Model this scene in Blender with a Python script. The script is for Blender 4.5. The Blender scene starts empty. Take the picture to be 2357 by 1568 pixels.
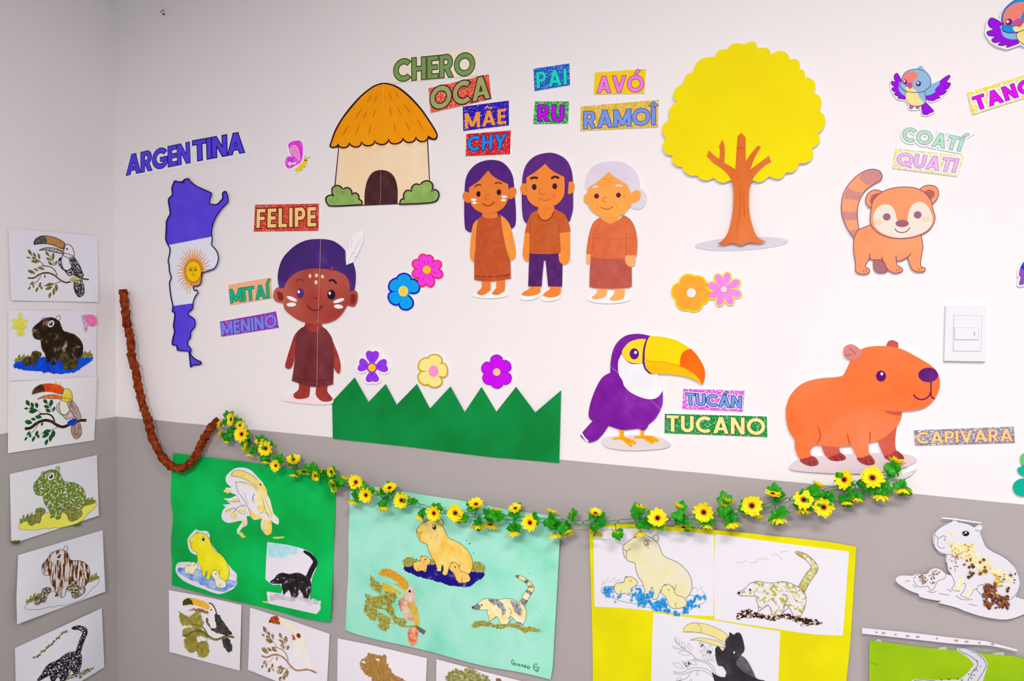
import bpy, bmesh, math, random
from mathutils import Vector, Matrix
from mathutils.geometry import delaunay_2d_cdt
random.seed(7)
scene = bpy.context.scene
COL = scene.collection
PI = math.pi

# ------------------------------------------------------------------ camera
FPX, CX, CY = 1750.0, 1178.5, 784.0
ZB = 1.06                                        # height of the grey paint line
CAM = Vector((2.1107, -1.8277, ZB + 0.3903))
yaw, pitch, roll = 0.37641, -0.04634, 0.01912
fw = Vector((-math.sin(yaw)*math.cos(pitch), math.cos(yaw)*math.cos(pitch), math.sin(pitch)))
rt = Vector((math.cos(yaw), math.sin(yaw), 0)); up = rt.cross(fw)
rt = rt*math.cos(roll) + up*math.sin(roll); up = rt.cross(fw)
cam = bpy.data.objects.new('camera', bpy.data.cameras.new('camera'))
COL.objects.link(cam)
m = Matrix((rt, up, -fw)).transposed().to_4x4(); m.translation = CAM
cam.matrix_world = m
cam.data.sensor_width = 36; cam.data.lens = FPX*36/2357; cam.data.clip_start = 0.01
scene.camera = cam

def hit(px, wall, off):
    """where the sight line of a measured photo point meets a wall (or a sheet standing off it by off)"""
    d = rt*((px[0]-CX)/FPX) - up*((px[1]-CY)/FPX) + fw
    t = ((-off - CAM.y)/d.y) if wall == 'main' else ((off - CAM.x)/d.x)
    return CAM + d*t
BASIS = {'main': Matrix(((1, 0, 0), (0, 0, -1), (0, 1, 0))), 'left': Matrix(((0, 0, 1), (1, 0, 0), (0, 1, 0)))}

# ------------------------------------------------------------------ measuring frames: crop origin and scale
CR = {'A': (0, 0, 3.92), 'B': (600, 100, 3.92), 'C': (1000, 100, 3.92), 'D': (1500, 80, 3.92), 'E': (1900, 0, 5.1575),
      'F': (1900, 260, 3.919), 'G': (260, 280, 3.92), 'H': (260, 600, 3.92), 'I': (1000, 340, 3.92), 'J': (1500, 340, 3.92),
      'K': (700, 560, 3.92), 'L': (1300, 700, 3.92), 'M': (1757, 700, 3.92), 'N': (0, 520, 4.3556), 'O': (0, 860, 4.3556),
      'P': (0, 1208, 4.3556), 'Q': (260, 940, 4.3556), 'R': (360, 1208, 4.3556), 'S': (780, 1100, 4.3556), 'T': (760, 1208, 4.3556),
      'U': (1340, 1160, 6.5333), 'V': (1480, 1328, 6.5333), 'W': (1640, 1220, 6.5333), 'X': (1997, 1160, 6.5333),
      'Y': (1957, 1301, 5.8725), 'ZA': (1340, 1040, 3.0218), 'ZB': (2217, 500, 2.2429), 'ZC': (480, 930, 4.5327), 'PX': (0, 0, 1)}

def toks(s):
    out = []
    for t in s.split():
        c = t.endswith('!'); x, y = t.rstrip('!').split(',')
        out.append((float(x), float(y), c))
    return out
def smooth(pts, closed=True, n=5):
    """Catmull-Rom through the points; points marked ! stay sharp corners"""
    N = len(pts); out = []
    for i in range(N if closed else N-1):
        p1 = pts[i]; p2 = pts[(i+1) % N]
        p0 = pts[i-1] if (closed or i > 0) else p1
        p3 = pts[(i+2) % N] if (closed or i+2 < N) else p2
        if p1[2]: p0 = p1
        if p2[2]: p3 = p2
        if p1[2] and p2[2]:
            out.append(p1[:2]); continue
        for k in range(n):
            t = k/n; t2 = t*t; t3 = t2*t
            f0 = -.5*t3+t2-.5*t; f1 = 1.5*t3-2.5*t2+1; f2 = -1.5*t3+2*t2+.5*t; f3 = .5*t3-.5*t2
            out.append((f0*p0[0]+f1*p1[0]+f2*p2[0]+f3*p3[0], f0*p0[1]+f1*p1[1]+f2*p2[1]+f3*p3[1]))
    if not closed: out.append(pts[-1][:2])
    return out
def cv(pts, cr):
    x, y, s = CR[cr]
    return [(x+p[0]/s, y+p[1]/s) for p in pts]
def poly(cr, s, n=5): return cv(smooth(toks(s), True, n), cr)
def line(cr, s, n=5): return cv(smooth(toks(s), False, n), cr)
def ell(cr, cx, cy, rx, ry=None, rot=0, n=22):
    ry = ry or rx; c, s = math.cos(math.radians(rot)), math.sin(math.radians(rot))
    return cv([(cx+c*rx*math.cos(a)-s*ry*math.sin(a), cy+s*rx*math.cos(a)+c*ry*math.sin(a)) for a in [2*PI*k/n for k in range(n)]], cr)
def area(p): return .5*sum(p[i-1][0]*p[i][1]-p[i][0]*p[i-1][1] for i in range(len(p)))

def grow(p, d):
    """polygon pushed outward by d pixels"""
    if area(p) < 0: p = p[::-1]
    q = [p[0]]
    for a in p[1:]:
        if math.hypot(a[0]-q[-1][0], a[1]-q[-1][1]) > .4: q.append(a)
    if math.hypot(q[0][0]-q[-1][0], q[0][1]-q[-1][1]) < .4: q.pop()
    out = []; N = len(q)
    for i in range(N):
        a, b, c = q[i-1], q[i], q[(i+1) % N]
        e1 = Vector((b[0]-a[0], b[1]-a[1])).normalized(); e2 = Vector((c[0]-b[0], c[1]-b[1])).normalized()
        n1 = Vector((e1.y, -e1.x)); n2 = Vector((e2.y, -e2.x)); mm = n1+n2
        if mm.length < .2: mm = n1
        mm.normalize(); k = d/max(mm.dot(n1), .55)
        out.append((b[0]+mm.x*k, b[1]+mm.y*k))
    return out
def resample(p, step, closed=True):
    q = p+[p[0]] if closed else p; out = []; acc = 0
    for a, b in zip(q, q[1:]):
        L = math.hypot(b[0]-a[0], b[1]-a[1])
        while acc <= L and L > 0:
            out.append((a[0]+(b[0]-a[0])*acc/L, a[1]+(b[1]-a[1])*acc/L)); acc += step
        acc -= L
    return out
def fuzz(p, amp, step=2.2):
    q = resample(p, step); out = []
    for i in range(len(q)):
        a, b = q[i-1], q[(i+1) % len(q)]; t = Vector((b[0]-a[0], b[1]-a[1]))
        if t.length < 1e-6: t = Vector((1, 0))
        t.normalize(); k = random.uniform(-amp, amp)*1.3; out.append((q[i][0]-t.y*k, q[i][1]+t.x*k))
    return out
def clip(p, a, b, keep):
    """keep the side of the line a-b given by sign keep"""
    out = []
    sd = lambda q: ((b[0]-a[0])*(q[1]-a[1])-(b[1]-a[1])*(q[0]-a[0]))*keep
    for i in range(len(p)):
        u, v = p[i-1], p[i]; su, sv = sd(u), sd(v)
        if (su > 0) != (sv > 0):
            t = su/(su-sv); out.append((u[0]+(v[0]-u[0])*t, u[1]+(v[1]-u[1])*t))
        if sv > 0: out.append(v)
    return out
def inside(q, p):
    r = False
    for i in range(len(p)):
        a, b = p[i-1], p[i]
        if (a[1] > q[1]) != (b[1] > q[1]) and q[0] < (b[0]-a[0])*(q[1]-a[1])/(b[1]-a[1])+a[0]: r = not r
    return r
def ribbon(pts, w, taper=False):
    N = len(pts); L = []; Rr = []
    for i, p in enumerate(pts):
        a = pts[max(0, i-1)]; b = pts[min(N-1, i+1)]
        t = Vector((b[0]-a[0], b[1]-a[1]))
        if t.length < 1e-6: t = Vector((1, 0))
        t.normalize(); h = w/2
        if taper: h *= max(.15, 1-abs(2*i/(N-1)-1)**3)
        L.append((p[0]-t.y*h, p[1]+t.x*h)); Rr.append((p[0]+t.y*h, p[1]-t.x*h))
    return L, Rr
def affine(src, dst):
    """least-squares affine map taking the points src onto dst"""
    n = len(src); A = [[0]*3 for _ in range(3)]; bx = [0]*3; by = [0]*3
    for (x, y), (X, Y) in zip(src, dst):
        r = (x, y, 1)
        for i in range(3):
            for j in range(3): A[i][j] += r[i]*r[j]
            bx[i] += r[i]*X; by[i] += r[i]*Y
    Mi = Matrix(A).inverted(); ax = Mi @ Vector(bx); ay = Mi @ Vector(by)
    return lambda p: (ax[0]*p[0]+ax[1]*p[1]+ax[2], ay[0]*p[0]+ay[1]*p[1]+ay[2])

# ------------------------------------------------------------------ materials
def lin(c):
    c /= 255
    return c/12.92 if c <= .04045 else ((c+.055)/1.055)**2.4
WTAB = [(0, (206, 197, 204)), (350, (212, 203, 207)), (700, (222, 213, 216)), (1200, (236, 226, 229)), (1600, (251, 239, 238)), (2400, (255, 241, 239))]
def whitepoint(x):
    """how the white wall reads in the photo at this x: divides the room light out of a colour seen there"""
    x = min(max(x, 0), 2399)
    for (a, ca), (b, cb) in zip(WTAB, WTAB[1:]):
        if a <= x <= b:
            t = (x-a)/(b-a); return [lin(ca[i]+(cb[i]-ca[i])*t) for i in range(3)]
CURW = [whitepoint(1200)]
def alb(c):
    v = [max(.003, lin(c[i])/CURW[0][i]*.82) for i in range(3)]; k = min(1, .9/max(v))
    return tuple(x*k for x in v)+(1,)
MC = {}
def newmat(name, rough=.7, spec=.08):
    mt = bpy.data.materials.new(name); mt.use_nodes = True
    b = mt.node_tree.nodes['Principled BSDF']; b.inputs['Roughness'].default_value = rough; b.inputs['Specular IOR Level'].default_value = spec
    return mt, mt.node_tree, b
def flat(c, rough=.7, spec=.08):
    k = ('f', tuple(round(v, 2) for v in alb(c)), rough, spec)
    if k not in MC:
        mt, nt, b = newmat('print_%d_%d_%d' % c[:3], rough, spec); b.inputs['Base Color'].default_value = alb(c)
        MC[k] = mt
    return MC[k]
def noise_nodes(nt, scale, detail, rough=.6, stretch=None):
    tc = nt.nodes.new('ShaderNodeTexCoord'); nz = nt.nodes.new('ShaderNodeTexNoise')
    nz.inputs['Scale'].default_value = scale; nz.inputs['Detail'].default_value = detail; nz.inputs['Roughness'].default_value = rough
    src = tc.outputs['Object']
    if stretch:
        mp = nt.nodes.new('ShaderNodeMapping'); mp.inputs['Scale'].default_value = stretch
        nt.links.new(src, mp.inputs['Vector']); src = mp.outputs['Vector']
    nt.links.new(src, nz.inputs['Vector'])
    return nz
def mott(stops, scale=60, detail=3, rough=.6, stretch=None, hard=False, mrough=.7):
    """hand-painted colour: noise run through colour stops [(pos, colour), ...]"""
    k = ('m', tuple((p, tuple(round(v, 2) for v in alb(c))) for p, c in stops), scale, detail, rough, stretch, hard)
    if k in MC: return MC[k]
    mt, nt, b = newmat('paint', mrough, .08 if mrough > .45 else .2); nz = noise_nodes(nt, scale, detail, rough, stretch)
    cr = nt.nodes.new('ShaderNodeValToRGB')
    if hard: cr.color_ramp.interpolation = 'CONSTANT'
    el = cr.color_ramp.elements
    while len(el) < len(stops): el.new(.5)
    for e, (p, c) in zip(el, stops): e.position = p
    for e, (p, c) in zip(el, stops): e.color = alb(c)
    nt.links.new(nz.outputs['Fac'], cr.inputs['Fac']); nt.links.new(cr.outputs['Color'], b.inputs['Base Color'])
    MC[k] = mt; return mt
def glitter(c, dots=(255, 250, 245), amount=.08, scale=760, second=None):  # sparkle glints painted as white cells over the base colour
    k = ('g', tuple(round(v, 2) for v in alb(c)), dots, amount, scale, second)
    if k in MC: return MC[k]
    mt, nt, b = newmat('glitter_paper', .5, .15)
    tc = nt.nodes.new('ShaderNodeTexCoord'); vo = nt.nodes.new('ShaderNodeTexVoronoi'); vo.inputs['Scale'].default_value = scale
    nt.links.new(tc.outputs['Object'], vo.inputs['Vector'])
    sp = nt.nodes.new('ShaderNodeSeparateColor'); nt.links.new(vo.outputs['Color'], sp.inputs['Color'])
    cr = nt.nodes.new('ShaderNodeValToRGB'); cr.color_ramp.interpolation = 'CONSTANT'; el = cr.color_ramp.elements
    while len(el) < 4: el.new(.5)
    d = tuple(max(0, v*.92) for v in c); l = tuple(min(255, v*1.04+4) for v in c)
    for e, p, q in zip(el, (0, .3, .65, 1-amount), (second or d, c, l, dots)): e.position = p
    for e, p, q in zip(el, (0, .3, .65, 1-amount), (second or d, c, l, dots)): e.color = alb(q)
    nt.links.new(sp.outputs['Red'], cr.inputs['Fac']); nt.links.new(cr.outputs['Color'], b.inputs['Base Color'])
    MC[k] = mt; return mt
WHITE = lambda: flat((250, 241, 244), .7, .2)

# ------------------------------------------------------------------ flat paper things
def link(name, me, mats, parent=None):
    o = bpy.data.objects.new(name, me); COL.objects.link(o)
    for mm in mats: me.materials.append(mm)
    if parent: o.parent = parent
    return o
def tag(o, label=None, cat=None, group=None, kind=None):
    if label: o['label'] = label
    if cat: o['category'] = cat
    if group: o['group'] = group
    if kind: o['kind'] = kind
class Sheet:
    """one thing of paper or card on a wall; its outline is measured in the photo and laid on the wall plane"""
    def __init__(s, name, label, cat, at, wall='main', off=.003, group=None, bow=None):
        s.name, s.label, s.cat, s.wall, s.off, s.bow = name, label, cat, wall, off, bow
        s.group = group or {'word_card': 'glitter and paper word cards on the wall', 'flower_cutout': 'paper flowers on the white wall', 'bird_cutout': 'paper birds on the white wall',
            'mother_cutout': 'paper family figures', 'father_cutout': 'paper family figures', 'grandmother_cutout': 'paper family figures',
            'child_drawing': 'drawings on the left wall' if wall == 'left' else 'small drawings under the collages'}.get(name)
        s.o = hit(at, wall, 0); s.B = BASIS[wall]; s.Bi = s.B.transposed()
        s.polys = []; s.queue = []; s.root = None
        CURW[0] = whitepoint(at[0])
    def W(s, p, lift):
        off = s.off+lift; w = hit(p, s.wall, off)
        if s.bow:
            for _ in range(2):
                l = s.Bi @ (w-s.o); w = hit(p, s.wall, off+s.bow(l.x, l.y))
        return s.Bi @ (w-s.o)
    def tri(s, polys, lift, step=0):
        V = []; F = []
        for p in polys:
            q = []
            for a in p:
                if not q or math.hypot(a[0]-q[-1][0], a[1]-q[-1][1]) > .05: q.append(a)
            if len(q) < 3: continue
            if area(q) < 0: q = q[::-1]
            F.append(list(range(len(V), len(V)+len(q)))); V += [Vector(a) for a in q]
        if step:
            x0 = min(v.x for v in V); x1 = max(v.x for v in V); y0 = min(v.y for v in V); y1 = max(v.y for v in V)
            y = y0+step*.4
            while y < y1:
                x = x0+step*.3
                while x < x1:
                    V.append(Vector((x+random.uniform(-.1, .1)*step, y))); x += step
                y += step
        r = delaunay_2d_cdt(V, [], F, 0, 1e-4)
        keep = [f for f, of in zip(r[2], r[5]) if of]
        ta = lambda f: abs(area([r[0][i] for i in f])) if len(f) > 2 else 0
        if len(polys) == 1 and sum(map(ta, keep)) < .93*abs(area(polys[0])):      # outline crosses itself: test each triangle instead
            keep = [f for f in r[2] if inside((sum(r[0][i].x for i in f)/len(f), sum(r[0][i].y for i in f)/len(f)), polys[0])]
        return [s.W(v, lift) for v in r[0]], [tuple(reversed(f)) for f in keep]
    def mesh(s, name, vs, fs):
        used = sorted({i for f in fs for i in f}); mp = {o: k for k, o in enumerate(used)}
        me = bpy.data.meshes.new(name); me.from_pydata([vs[i] for i in used], [], [tuple(mp[i] for i in f) for f in fs]); me.update()
        return me
    def base(s, polys, mat, margin=0, thick=None, name=None, parent=None, lift=0, step=0, edge=None):
        """the sheet itself: its front face and its cut edge going back towards the wall"""
        if margin: polys = [grow(p, margin) for p in polys]
        step = step or (14 if s.bow else 0)
        vs, fs = s.tri(polys, lift, step)
        me = s.mesh(name or s.name, vs, fs)
        bm = bmesh.new(); bm.from_mesh(me)
        t = thick if thick is not None else None
        ed = [e for e in bm.edges if len(e.link_faces) == 1]
        back = {}
        def bk(v):
            if v not in back:
                c = v.co.copy(); c.z = c.z-t if t is not None else .0003
                back[v] = bm.verts.new(c)
            return back[v]
        fr = list(bm.faces); sides = []
        for e in ed:
            f = e.link_faces[0]
            for l in f.loops:
                if l.edge == e: a, b = l.vert, l.link_loop_next.vert
            sides.append(bm.faces.new((b, a, bk(a), bk(b))))
        if t is not None:
            for v in list(bm.verts):
                if v.index >= 0 and v not in back and v not in back.values(): bk(v)
            for f in fr: bm.faces.new([bk(v) for v in reversed(f.verts)])
        for f in sides: f.material_index = 1 if edge else 0
        bm.normal_update(); bm.to_mesh(me); bm.free()
        o = link(name or s.name, me, [mat, edge] if edge else [mat], parent or s.root)
        if parent is None and s.root is None:
            mw = s.B.to_4x4(); mw.translation = s.o; o.matrix_world = mw
            s.root = o; tag(o, s.label, s.cat, s.group)
        return o
    def part(s, name, polys, mat, lv=1, parent=None, label=None):
        if polys and isinstance(polys[0], tuple): polys = [polys]
        vs, fs = s.tri(polys, lv*.00035, 14 if s.bow else 0)
        o = link(name, s.mesh(name, vs, fs), [mat], parent or s.root)
        if label: o['label'] = label
        return o
    def strokes(s, name, lines, w, mat, lv=1, parent=None, taper=False, closed=False):
        if lines and isinstance(lines[0], tuple): lines = [lines]
        if len(lines) > 1 and name in ('eyebrow', 'antenna', 'thatch_stroke', 'bark_streak', 'wrinkle', 'sleeve_line', 'toe_line', 'petal_vein', 'leg_line', 'fold_crease'):
            return [s.strokes(name, l, w, mat, lv, parent, taper, closed) for l in lines][0]
        vs = []; fs = []
        for k, l in enumerate(lines):
            ww = w[k] if isinstance(w, list) else w
            if closed: l = l+[l[0]]
            L, R = ribbon(l, ww, taper); b = len(vs); lift = lv*.00035+(k % 12)*.00001
            for a, c in zip(L, R): vs += [s.W(a, lift), s.W(c, lift)]
            for i in range(len(L)-1): fs.append((b+2*i, b+2*i+1, b+2*i+3, b+2*i+2))
        me = s.mesh(name, vs, fs)
        o = link(name, me, [mat], parent or s.root)
        if me.polygons and sum(p.normal.z*p.area for p in me.polygons) < 0: me.flip_normals()
        return o
# ------------------------------------------------------------------ lettering (bold geometric capitals, 100 units high)
SW = 21
def glyph(ch, g):
    w = SW; P = []
    def q(*p): P.append(grow([tuple(a) for a in p], g) if g else [tuple(a) for a in p])
    def bar(x, y0=0, y1=100): q((x, y0), (x+w, y0), (x+w, y1), (x, y1))
    def hb(x0, x1, y, t=18): q((x0, y), (x1, y), (x1, y+t), (x0, y+t))
    def sl(x0, x1, y0=0, y1=100, ww=None):
        ww = ww or w+1; q((x0, y0), (x0+ww, y0), (x1+ww, y1), (x1, y1))
    def arc(cx, cy, rx, ry, a0, a1, t=None):
        t = t or w; ex = math.degrees(g/max(rx, 8)) if abs(a1-a0) < 359 else 0
        n = 26; A = [math.radians(a0-ex+(a1-a0+2*ex)*k/n) for k in range(n+1)]
        for a, b in zip(A, A[1:]):
            o, i = t/2+g, -t/2-g
            P.append([(cx+(rx+o)*math.cos(a), cy+(ry+o)*math.sin(a)), (cx+(rx+o)*math.cos(b), cy+(ry+o)*math.sin(b)),
                      (cx+(rx+i)*math.cos(b), cy+(ry+i)*math.sin(b)), (cx+(rx+i)*math.cos(a), cy+(ry+i)*math.sin(a))])
    c = {'Á': 'A', 'Ã': 'A', 'Ó': 'O', 'Í': 'I', 'Î': 'I'}.get(ch, ch); W = 0
    if c == 'A': sl(0, 32); sl(64, 32); hb(16, 70, 20, 16); W = 86
    elif c == 'C': arc(50, 50, 40, 40, 48, 312); W = 84
    elif c == 'E': bar(0); hb(0, 54, 82); hb(0, 50, 41); hb(0, 54, 0); W = 54
    elif c == 'F': bar(0); hb(0, 54, 82); hb(0, 50, 41); W = 54
    elif c == 'G': arc(50, 50, 40, 40, 42, 335); hb(50, 92, 36, 17); W = 94
    elif c == 'H': bar(0); bar(50); hb(5, 60, 41); W = 71
    elif c == 'I': bar(0); W = 21
    elif c == 'L': bar(0); hb(0, 52, 0); W = 52
    elif c == 'M': bar(0); bar(76); sl(38, 0, 8, 100); sl(38, 75, 8, 100); W = 97
    elif c == 'N': bar(0); bar(56); sl(55, 0, 0, 100); W = 77
    elif c in 'OQ':
        arc(51, 50, 41, 40, 0, 360); W = 102
        if c == 'Q': sl(80, 50, -6, 38, 20)
    elif c in 'PR':
        bar(0); hb(0, 36, 82); hb(0, 36, 36); arc(35, 68, 20, 23.5, -90, 90, 20); W = 64
        if c == 'R': sl(46, 24, 0, 42); W = 69
    elif c == 'T': hb(0, 68, 82); bar(23.5); W = 68
    elif c == 'U': bar(0, 34); bar(50, 34); arc(35.5, 35, 25, 25, 180, 360); W = 71
    elif c == 'V': sl(32, 0); sl(32, 64); W = 86
    elif c == 'Y': bar(30, 0, 48); sl(30, 0, 40, 100); sl(30, 60, 40, 100); W = 82
    m_ = W/2
    if ch in 'ÁÓÍ': q((m_-6, 112), (m_+10, 108), (m_+30, 130), (m_+12, 136))
    if ch == 'Ã':
        for k in range(10):
            f = lambda t: (m_-24+48*t, 118+6*math.sin(t*2*PI))
            a, b = f(k/10), f((k+1)/10); P.append([(a[0], a[1]-5-g), (b[0]+.5, b[1]-5-g), (b[0]+.5, b[1]+6+g), (a[0], a[1]+6+g)])
    if ch == 'Î': q((m_-26, 112), (m_-10, 108), (m_+6, 124), (m_-2, 134)); q((m_+26, 112), (m_+10, 108), (m_-6, 124), (m_+2, 134))
    return P, W
def quadmap(Q):
    a, b, c, d = Q
    return lambda u, v: tuple((a[i]*(1-u)+b[i]*u)*(1-v)+(d[i]*(1-u)+c[i]*u)*v for i in (0, 1))
def word_polys(cr, text, tq, g, gap=9):
    f = quadmap(toks(tq)); x = 0; lay = []
    for ch in text:
        lay.append((ch, x)); x += glyph(ch, 0)[1]+gap
    tot = x-gap; out = []
    for ch, x0 in lay:
        for p in glyph(ch, g)[0]:
            out.append(cv([f((x0+a)/tot, 1-b/100) for a, b in p], cr))
    return out
def mid(cr, s):
    t = toks(s); return cv([(sum(a[0] for a in t)/len(t), sum(a[1] for a in t)/len(t))], cr)[0]
def sign(cr, text, card, tq, ccol, lcol, ocol, label, gl=0, halo=None, out=4, gap=9, thick=.003, contour=False, second=None, bend=0):
    s = Sheet('word_card', label, 'word card', mid(cr, card), off=thick)
    cm = glitter(ccol, amount=gl, second=second) if gl else flat(ccol, .5)
    if contour: s.base(word_polys(cr, text, tq, 18, gap), WHITE())
    else:
        t = toks(card); e = []
        for i in range(len(t)):                      # hand-cut edges bow a little
            a, b = t[i], t[(i+1) % len(t)]; e.append((a[0], a[1]))
            for k in range(1, 6):
                q = k/6; n = Vector((b[1]-a[1], a[0]-b[0])).normalized()*(4*q*(1-q)*bend*(1 if i % 2 else -.5))
                e.append((a[0]+(b[0]-a[0])*q+n.x, a[1]+(b[1]-a[1])*q+n.y))
        s.base([cv(e, cr)], cm, edge=WHITE())
    lv = 1
    if halo: s.part('letter_halo', word_polys(cr, text, tq, halo, gap), WHITE(), lv); lv += 1
    if ocol: s.part('letter_outline', word_polys(cr, text, tq, out, gap), flat(ocol), lv); lv += 1
    s.part('lettering', word_polys(cr, text, tq, 0, gap), mott([(.35, lcol), (.7, tuple(min(255, v*1.06) for v in lcol))], 90, 2), lv)
    return s

# ------------------------------------------------------------------ the room
def box(name, x0, x1, y0, y1, z0, z1, mt):
    v = [(x, y, z) for x in (x0, x1) for y in (y0, y1) for z in (z0, z1)]
    f = [(0, 1, 3, 2), (4, 6, 7, 5), (0, 4, 5, 1), (2, 3, 7, 6), (0, 2, 6, 4), (1, 5, 7, 3)]
    me = bpy.data.meshes.new(name); me.from_pydata(v, [], f); me.update()
    o = link(name, me, [mt]); o['kind'] = 'structure'; return o
def wall_material():
    mt, nt, b = newmat('painted_wall', .55, .3)
    ge = nt.nodes.new('ShaderNodeNewGeometry'); sx = nt.nodes.new('ShaderNodeSeparateXYZ'); nt.links.new(ge.outputs['Position'], sx.inputs[0])
    nz = nt.nodes.new('ShaderNodeTexNoise'); nz.inputs['Scale'].default_value = 9; nt.links.new(ge.outputs['Position'], nz.inputs['Vector'])
    ma = nt.nodes.new('ShaderNodeMath'); ma.operation = 'MULTIPLY_ADD'; ma.inputs[1].default_value = .003; nt.links.new(nz.outputs['Fac'], ma.inputs[0])
    nt.links.new(sx.outputs['Z'], ma.inputs[2])
    gt = nt.nodes.new('ShaderNodeMath'); gt.operation = 'GREATER_THAN'; gt.inputs[1].default_value = ZB+.003; nt.links.new(ma.outputs[0], gt.inputs[0])
    mx = nt.nodes.new('ShaderNodeMix'); mx.data_type = 'RGBA'; nt.links.new(gt.outputs[0], mx.inputs['Factor'])
    mx.inputs['A'].default_value = (.405, .380, .376, 1); mx.inputs['B'].default_value = (.83, .805, .81, 1)
    nt.links.new(mx.outputs['Result'], b.inputs['Base Color'])
    n2 = nt.nodes.new('ShaderNodeTexNoise'); n2.inputs['Scale'].default_value = 160; n2.inputs['Detail'].default_value = 3; nt.links.new(ge.outputs['Position'], n2.inputs['Vector'])
    n3 = nt.nodes.new('ShaderNodeTexNoise'); n3.inputs['Scale'].default_value = 7; nt.links.new(ge.outputs['Position'], n3.inputs['Vector'])
    ad = nt.nodes.new('ShaderNodeMath'); ad.operation = 'MULTIPLY_ADD'; ad.inputs[1].default_value = 6; nt.links.new(n3.outputs['Fac'], ad.inputs[0]); nt.links.new(n2.outputs['Fac'], ad.inputs[2])
    bp = nt.nodes.new('ShaderNodeBump'); bp.inputs['Strength'].default_value = .12; bp.inputs['Distance'].default_value = .002
    nt.links.new(ad.outputs[0], bp.inputs['Height']); nt.links.new(bp.outputs['Normal'], b.inputs['Normal'])
    return mt
WM = wall_material()
box('wall_back', -.1, 4.2, 0, .12, 0, 2.8, WM)
box('wall_left', -.12, 0, -4, 0, 0, 2.8, WM)
fm, nt, b = newmat('floor_tile', .4); b.inputs['Base Color'].default_value = (.25, .24, .23, 1)
box('floor', -.12, 4.2, -4, .12, -.05, 0, fm)
cm, nt, b = newmat('ceiling_paint', .8); b.inputs['Base Color'].default_value = (.6, .59, .58, 1)
box('unseen_light_blocker', 1.0, 1.22, -4, 0, 2.535, 2.8, cm)  # unseen beam added to keep lamp light off the upper left corner
box('ceiling', -.12, 4.2, -4, .12, 2.8, 2.85, cm)

def unseen_lamp(x, y, e):  # lamps out of view, placed to shape the light on the wall
    la = bpy.data.lights.new('unseen_lamp', 'AREA'); la.shape = 'RECTANGLE'; la.size = .8; la.size_y = .4; la.energy = e; la.color = (1, .90, .89)
    lo = bpy.data.objects.new('unseen_lamp', la); COL.objects.link(lo); lo.location = (x, y, 2.70)
unseen_lamp(2.62, -1.95, 50)
unseen_lamp(1.75, -3.3, 124)  # added fill lamp, lifts the dim left side
w = bpy.data.worlds.new('daylight'); scene.world = w; w.use_nodes = True
bg = w.node_tree.nodes['Background']; bg.inputs['Color'].default_value = (.93, .94, 1, 1); bg.inputs['Strength'].default_value = .75
scene.view_settings.view_transform = 'Standard'; scene.view_settings.look = 'None'; scene.view_settings.gamma = 1; scene.view_settings.exposure = 0
scene.view_settings.use_curve_mapping = False

# ------------------------------------------------------------------ word cards
sign('G', 'ARGEN', '100,345 706,165 712,397 110,512', '126,308 688,187 695,368 122,482', (216, 208, 214), (80, 58, 205), (24, 16, 95), 'white card strip with violet letters ARGEN above the country map', out=4, gap=5, thick=.0012)
sign('G', 'TINA', '716,166 1225,58 1232,314 718,395', '722,177 1178,94 1182,275 728,357', (216, 208, 214), (80, 58, 205), (24, 16, 95), 'white card strip with violet letters TINA above the country map', out=5, gap=6, thick=.0012)
sign('B', 'CHERO', '1190,135 1952,42 1945,290 1190,360', '1203,150 1928,80 1930,282 1203,345', (246, 227, 207), (120, 146, 84), (40, 34, 26), 'cream word card with green letters CHERO above the thatched hut', out=4)
sign('B', 'OCA', '1515,405 2058,278 2082,500 1535,628', '1530,405 2060,285 2070,492 1532,605', (230, 64, 38), (160, 158, 104), (50, 30, 20), 'red glitter word card with olive letters OCA above the hut', gl=.12, out=5)
sign('B', 'MÃE', '1823,570 2240,515 2240,738 1828,790', '1842,632 2213,586 2216,724 1842,770', (42, 12, 172), (252, 152, 62), None, 'deep blue word card with orange letters MÃE', gl=.04, gap=14)
sign('B', 'CHY', '1855,817 2257,785 2250,998 1850,1018', '1868,838 2222,812 2210,950 1868,972', (208, 16, 32), (20, 142, 242), (45, 20, 90), 'red word card with bright blue letters CHY above the mother', gl=.05, gap=14)
sign('C', 'PAI', '893,228 1218,180 1223,375 903,430', '917,260 1190,226 1195,370 923,406', (20, 92, 205), (30, 208, 182), (20, 50, 130), 'blue glitter word card with turquoise letters PAI', gl=.08, out=3, gap=14)
sign('C', 'RU', '908,523 1215,523 1205,722 890,727', '935,556 1168,560 1165,706 932,698', (24, 152, 62), (192, 12, 228), (60, 10, 110), 'green glitter word card with purple letters RU', gl=.14, gap=16)
sign('C', 'AVÓ', '1447,262 1908,230 1893,450 1437,460', '1468,298 1888,286 1888,436 1466,446', (252, 208, 18), (250, 122, 228), (120, 30, 120), 'plain yellow word card with pink letters AVÓ', out=3)
sign('C', 'RAMOÎ', '1322,568 2022,508 2017,755 1317,788', '1347,617 1993,580 1993,732 1347,768', (230, 182, 20), (124, 148, 228), (70, 50, 150), 'gold glitter word card with pale blue letters RAMOÎ above the grandmother', gl=.14, out=3.5)
sign('G', 'FELIPE', '1282,750 1858,740 1855,985 1270,992', '1298,790 1832,770 1834,945 1294,960', (198, 52, 36), (250, 200, 132), (95, 22, 12), 'red glitter word card with pale orange letters above the barefoot boy', gl=.06, out=5, gap=14)
sign('H', 'MITAÍ', '1040,218 1428,152 1440,338 1055,403', '1052,262 1403,212 1413,335 1062,383', (250, 180, 140), (20, 162, 122), (24, 84, 62), 'peach word card with green letters MITAÍ', out=3.5)
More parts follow.
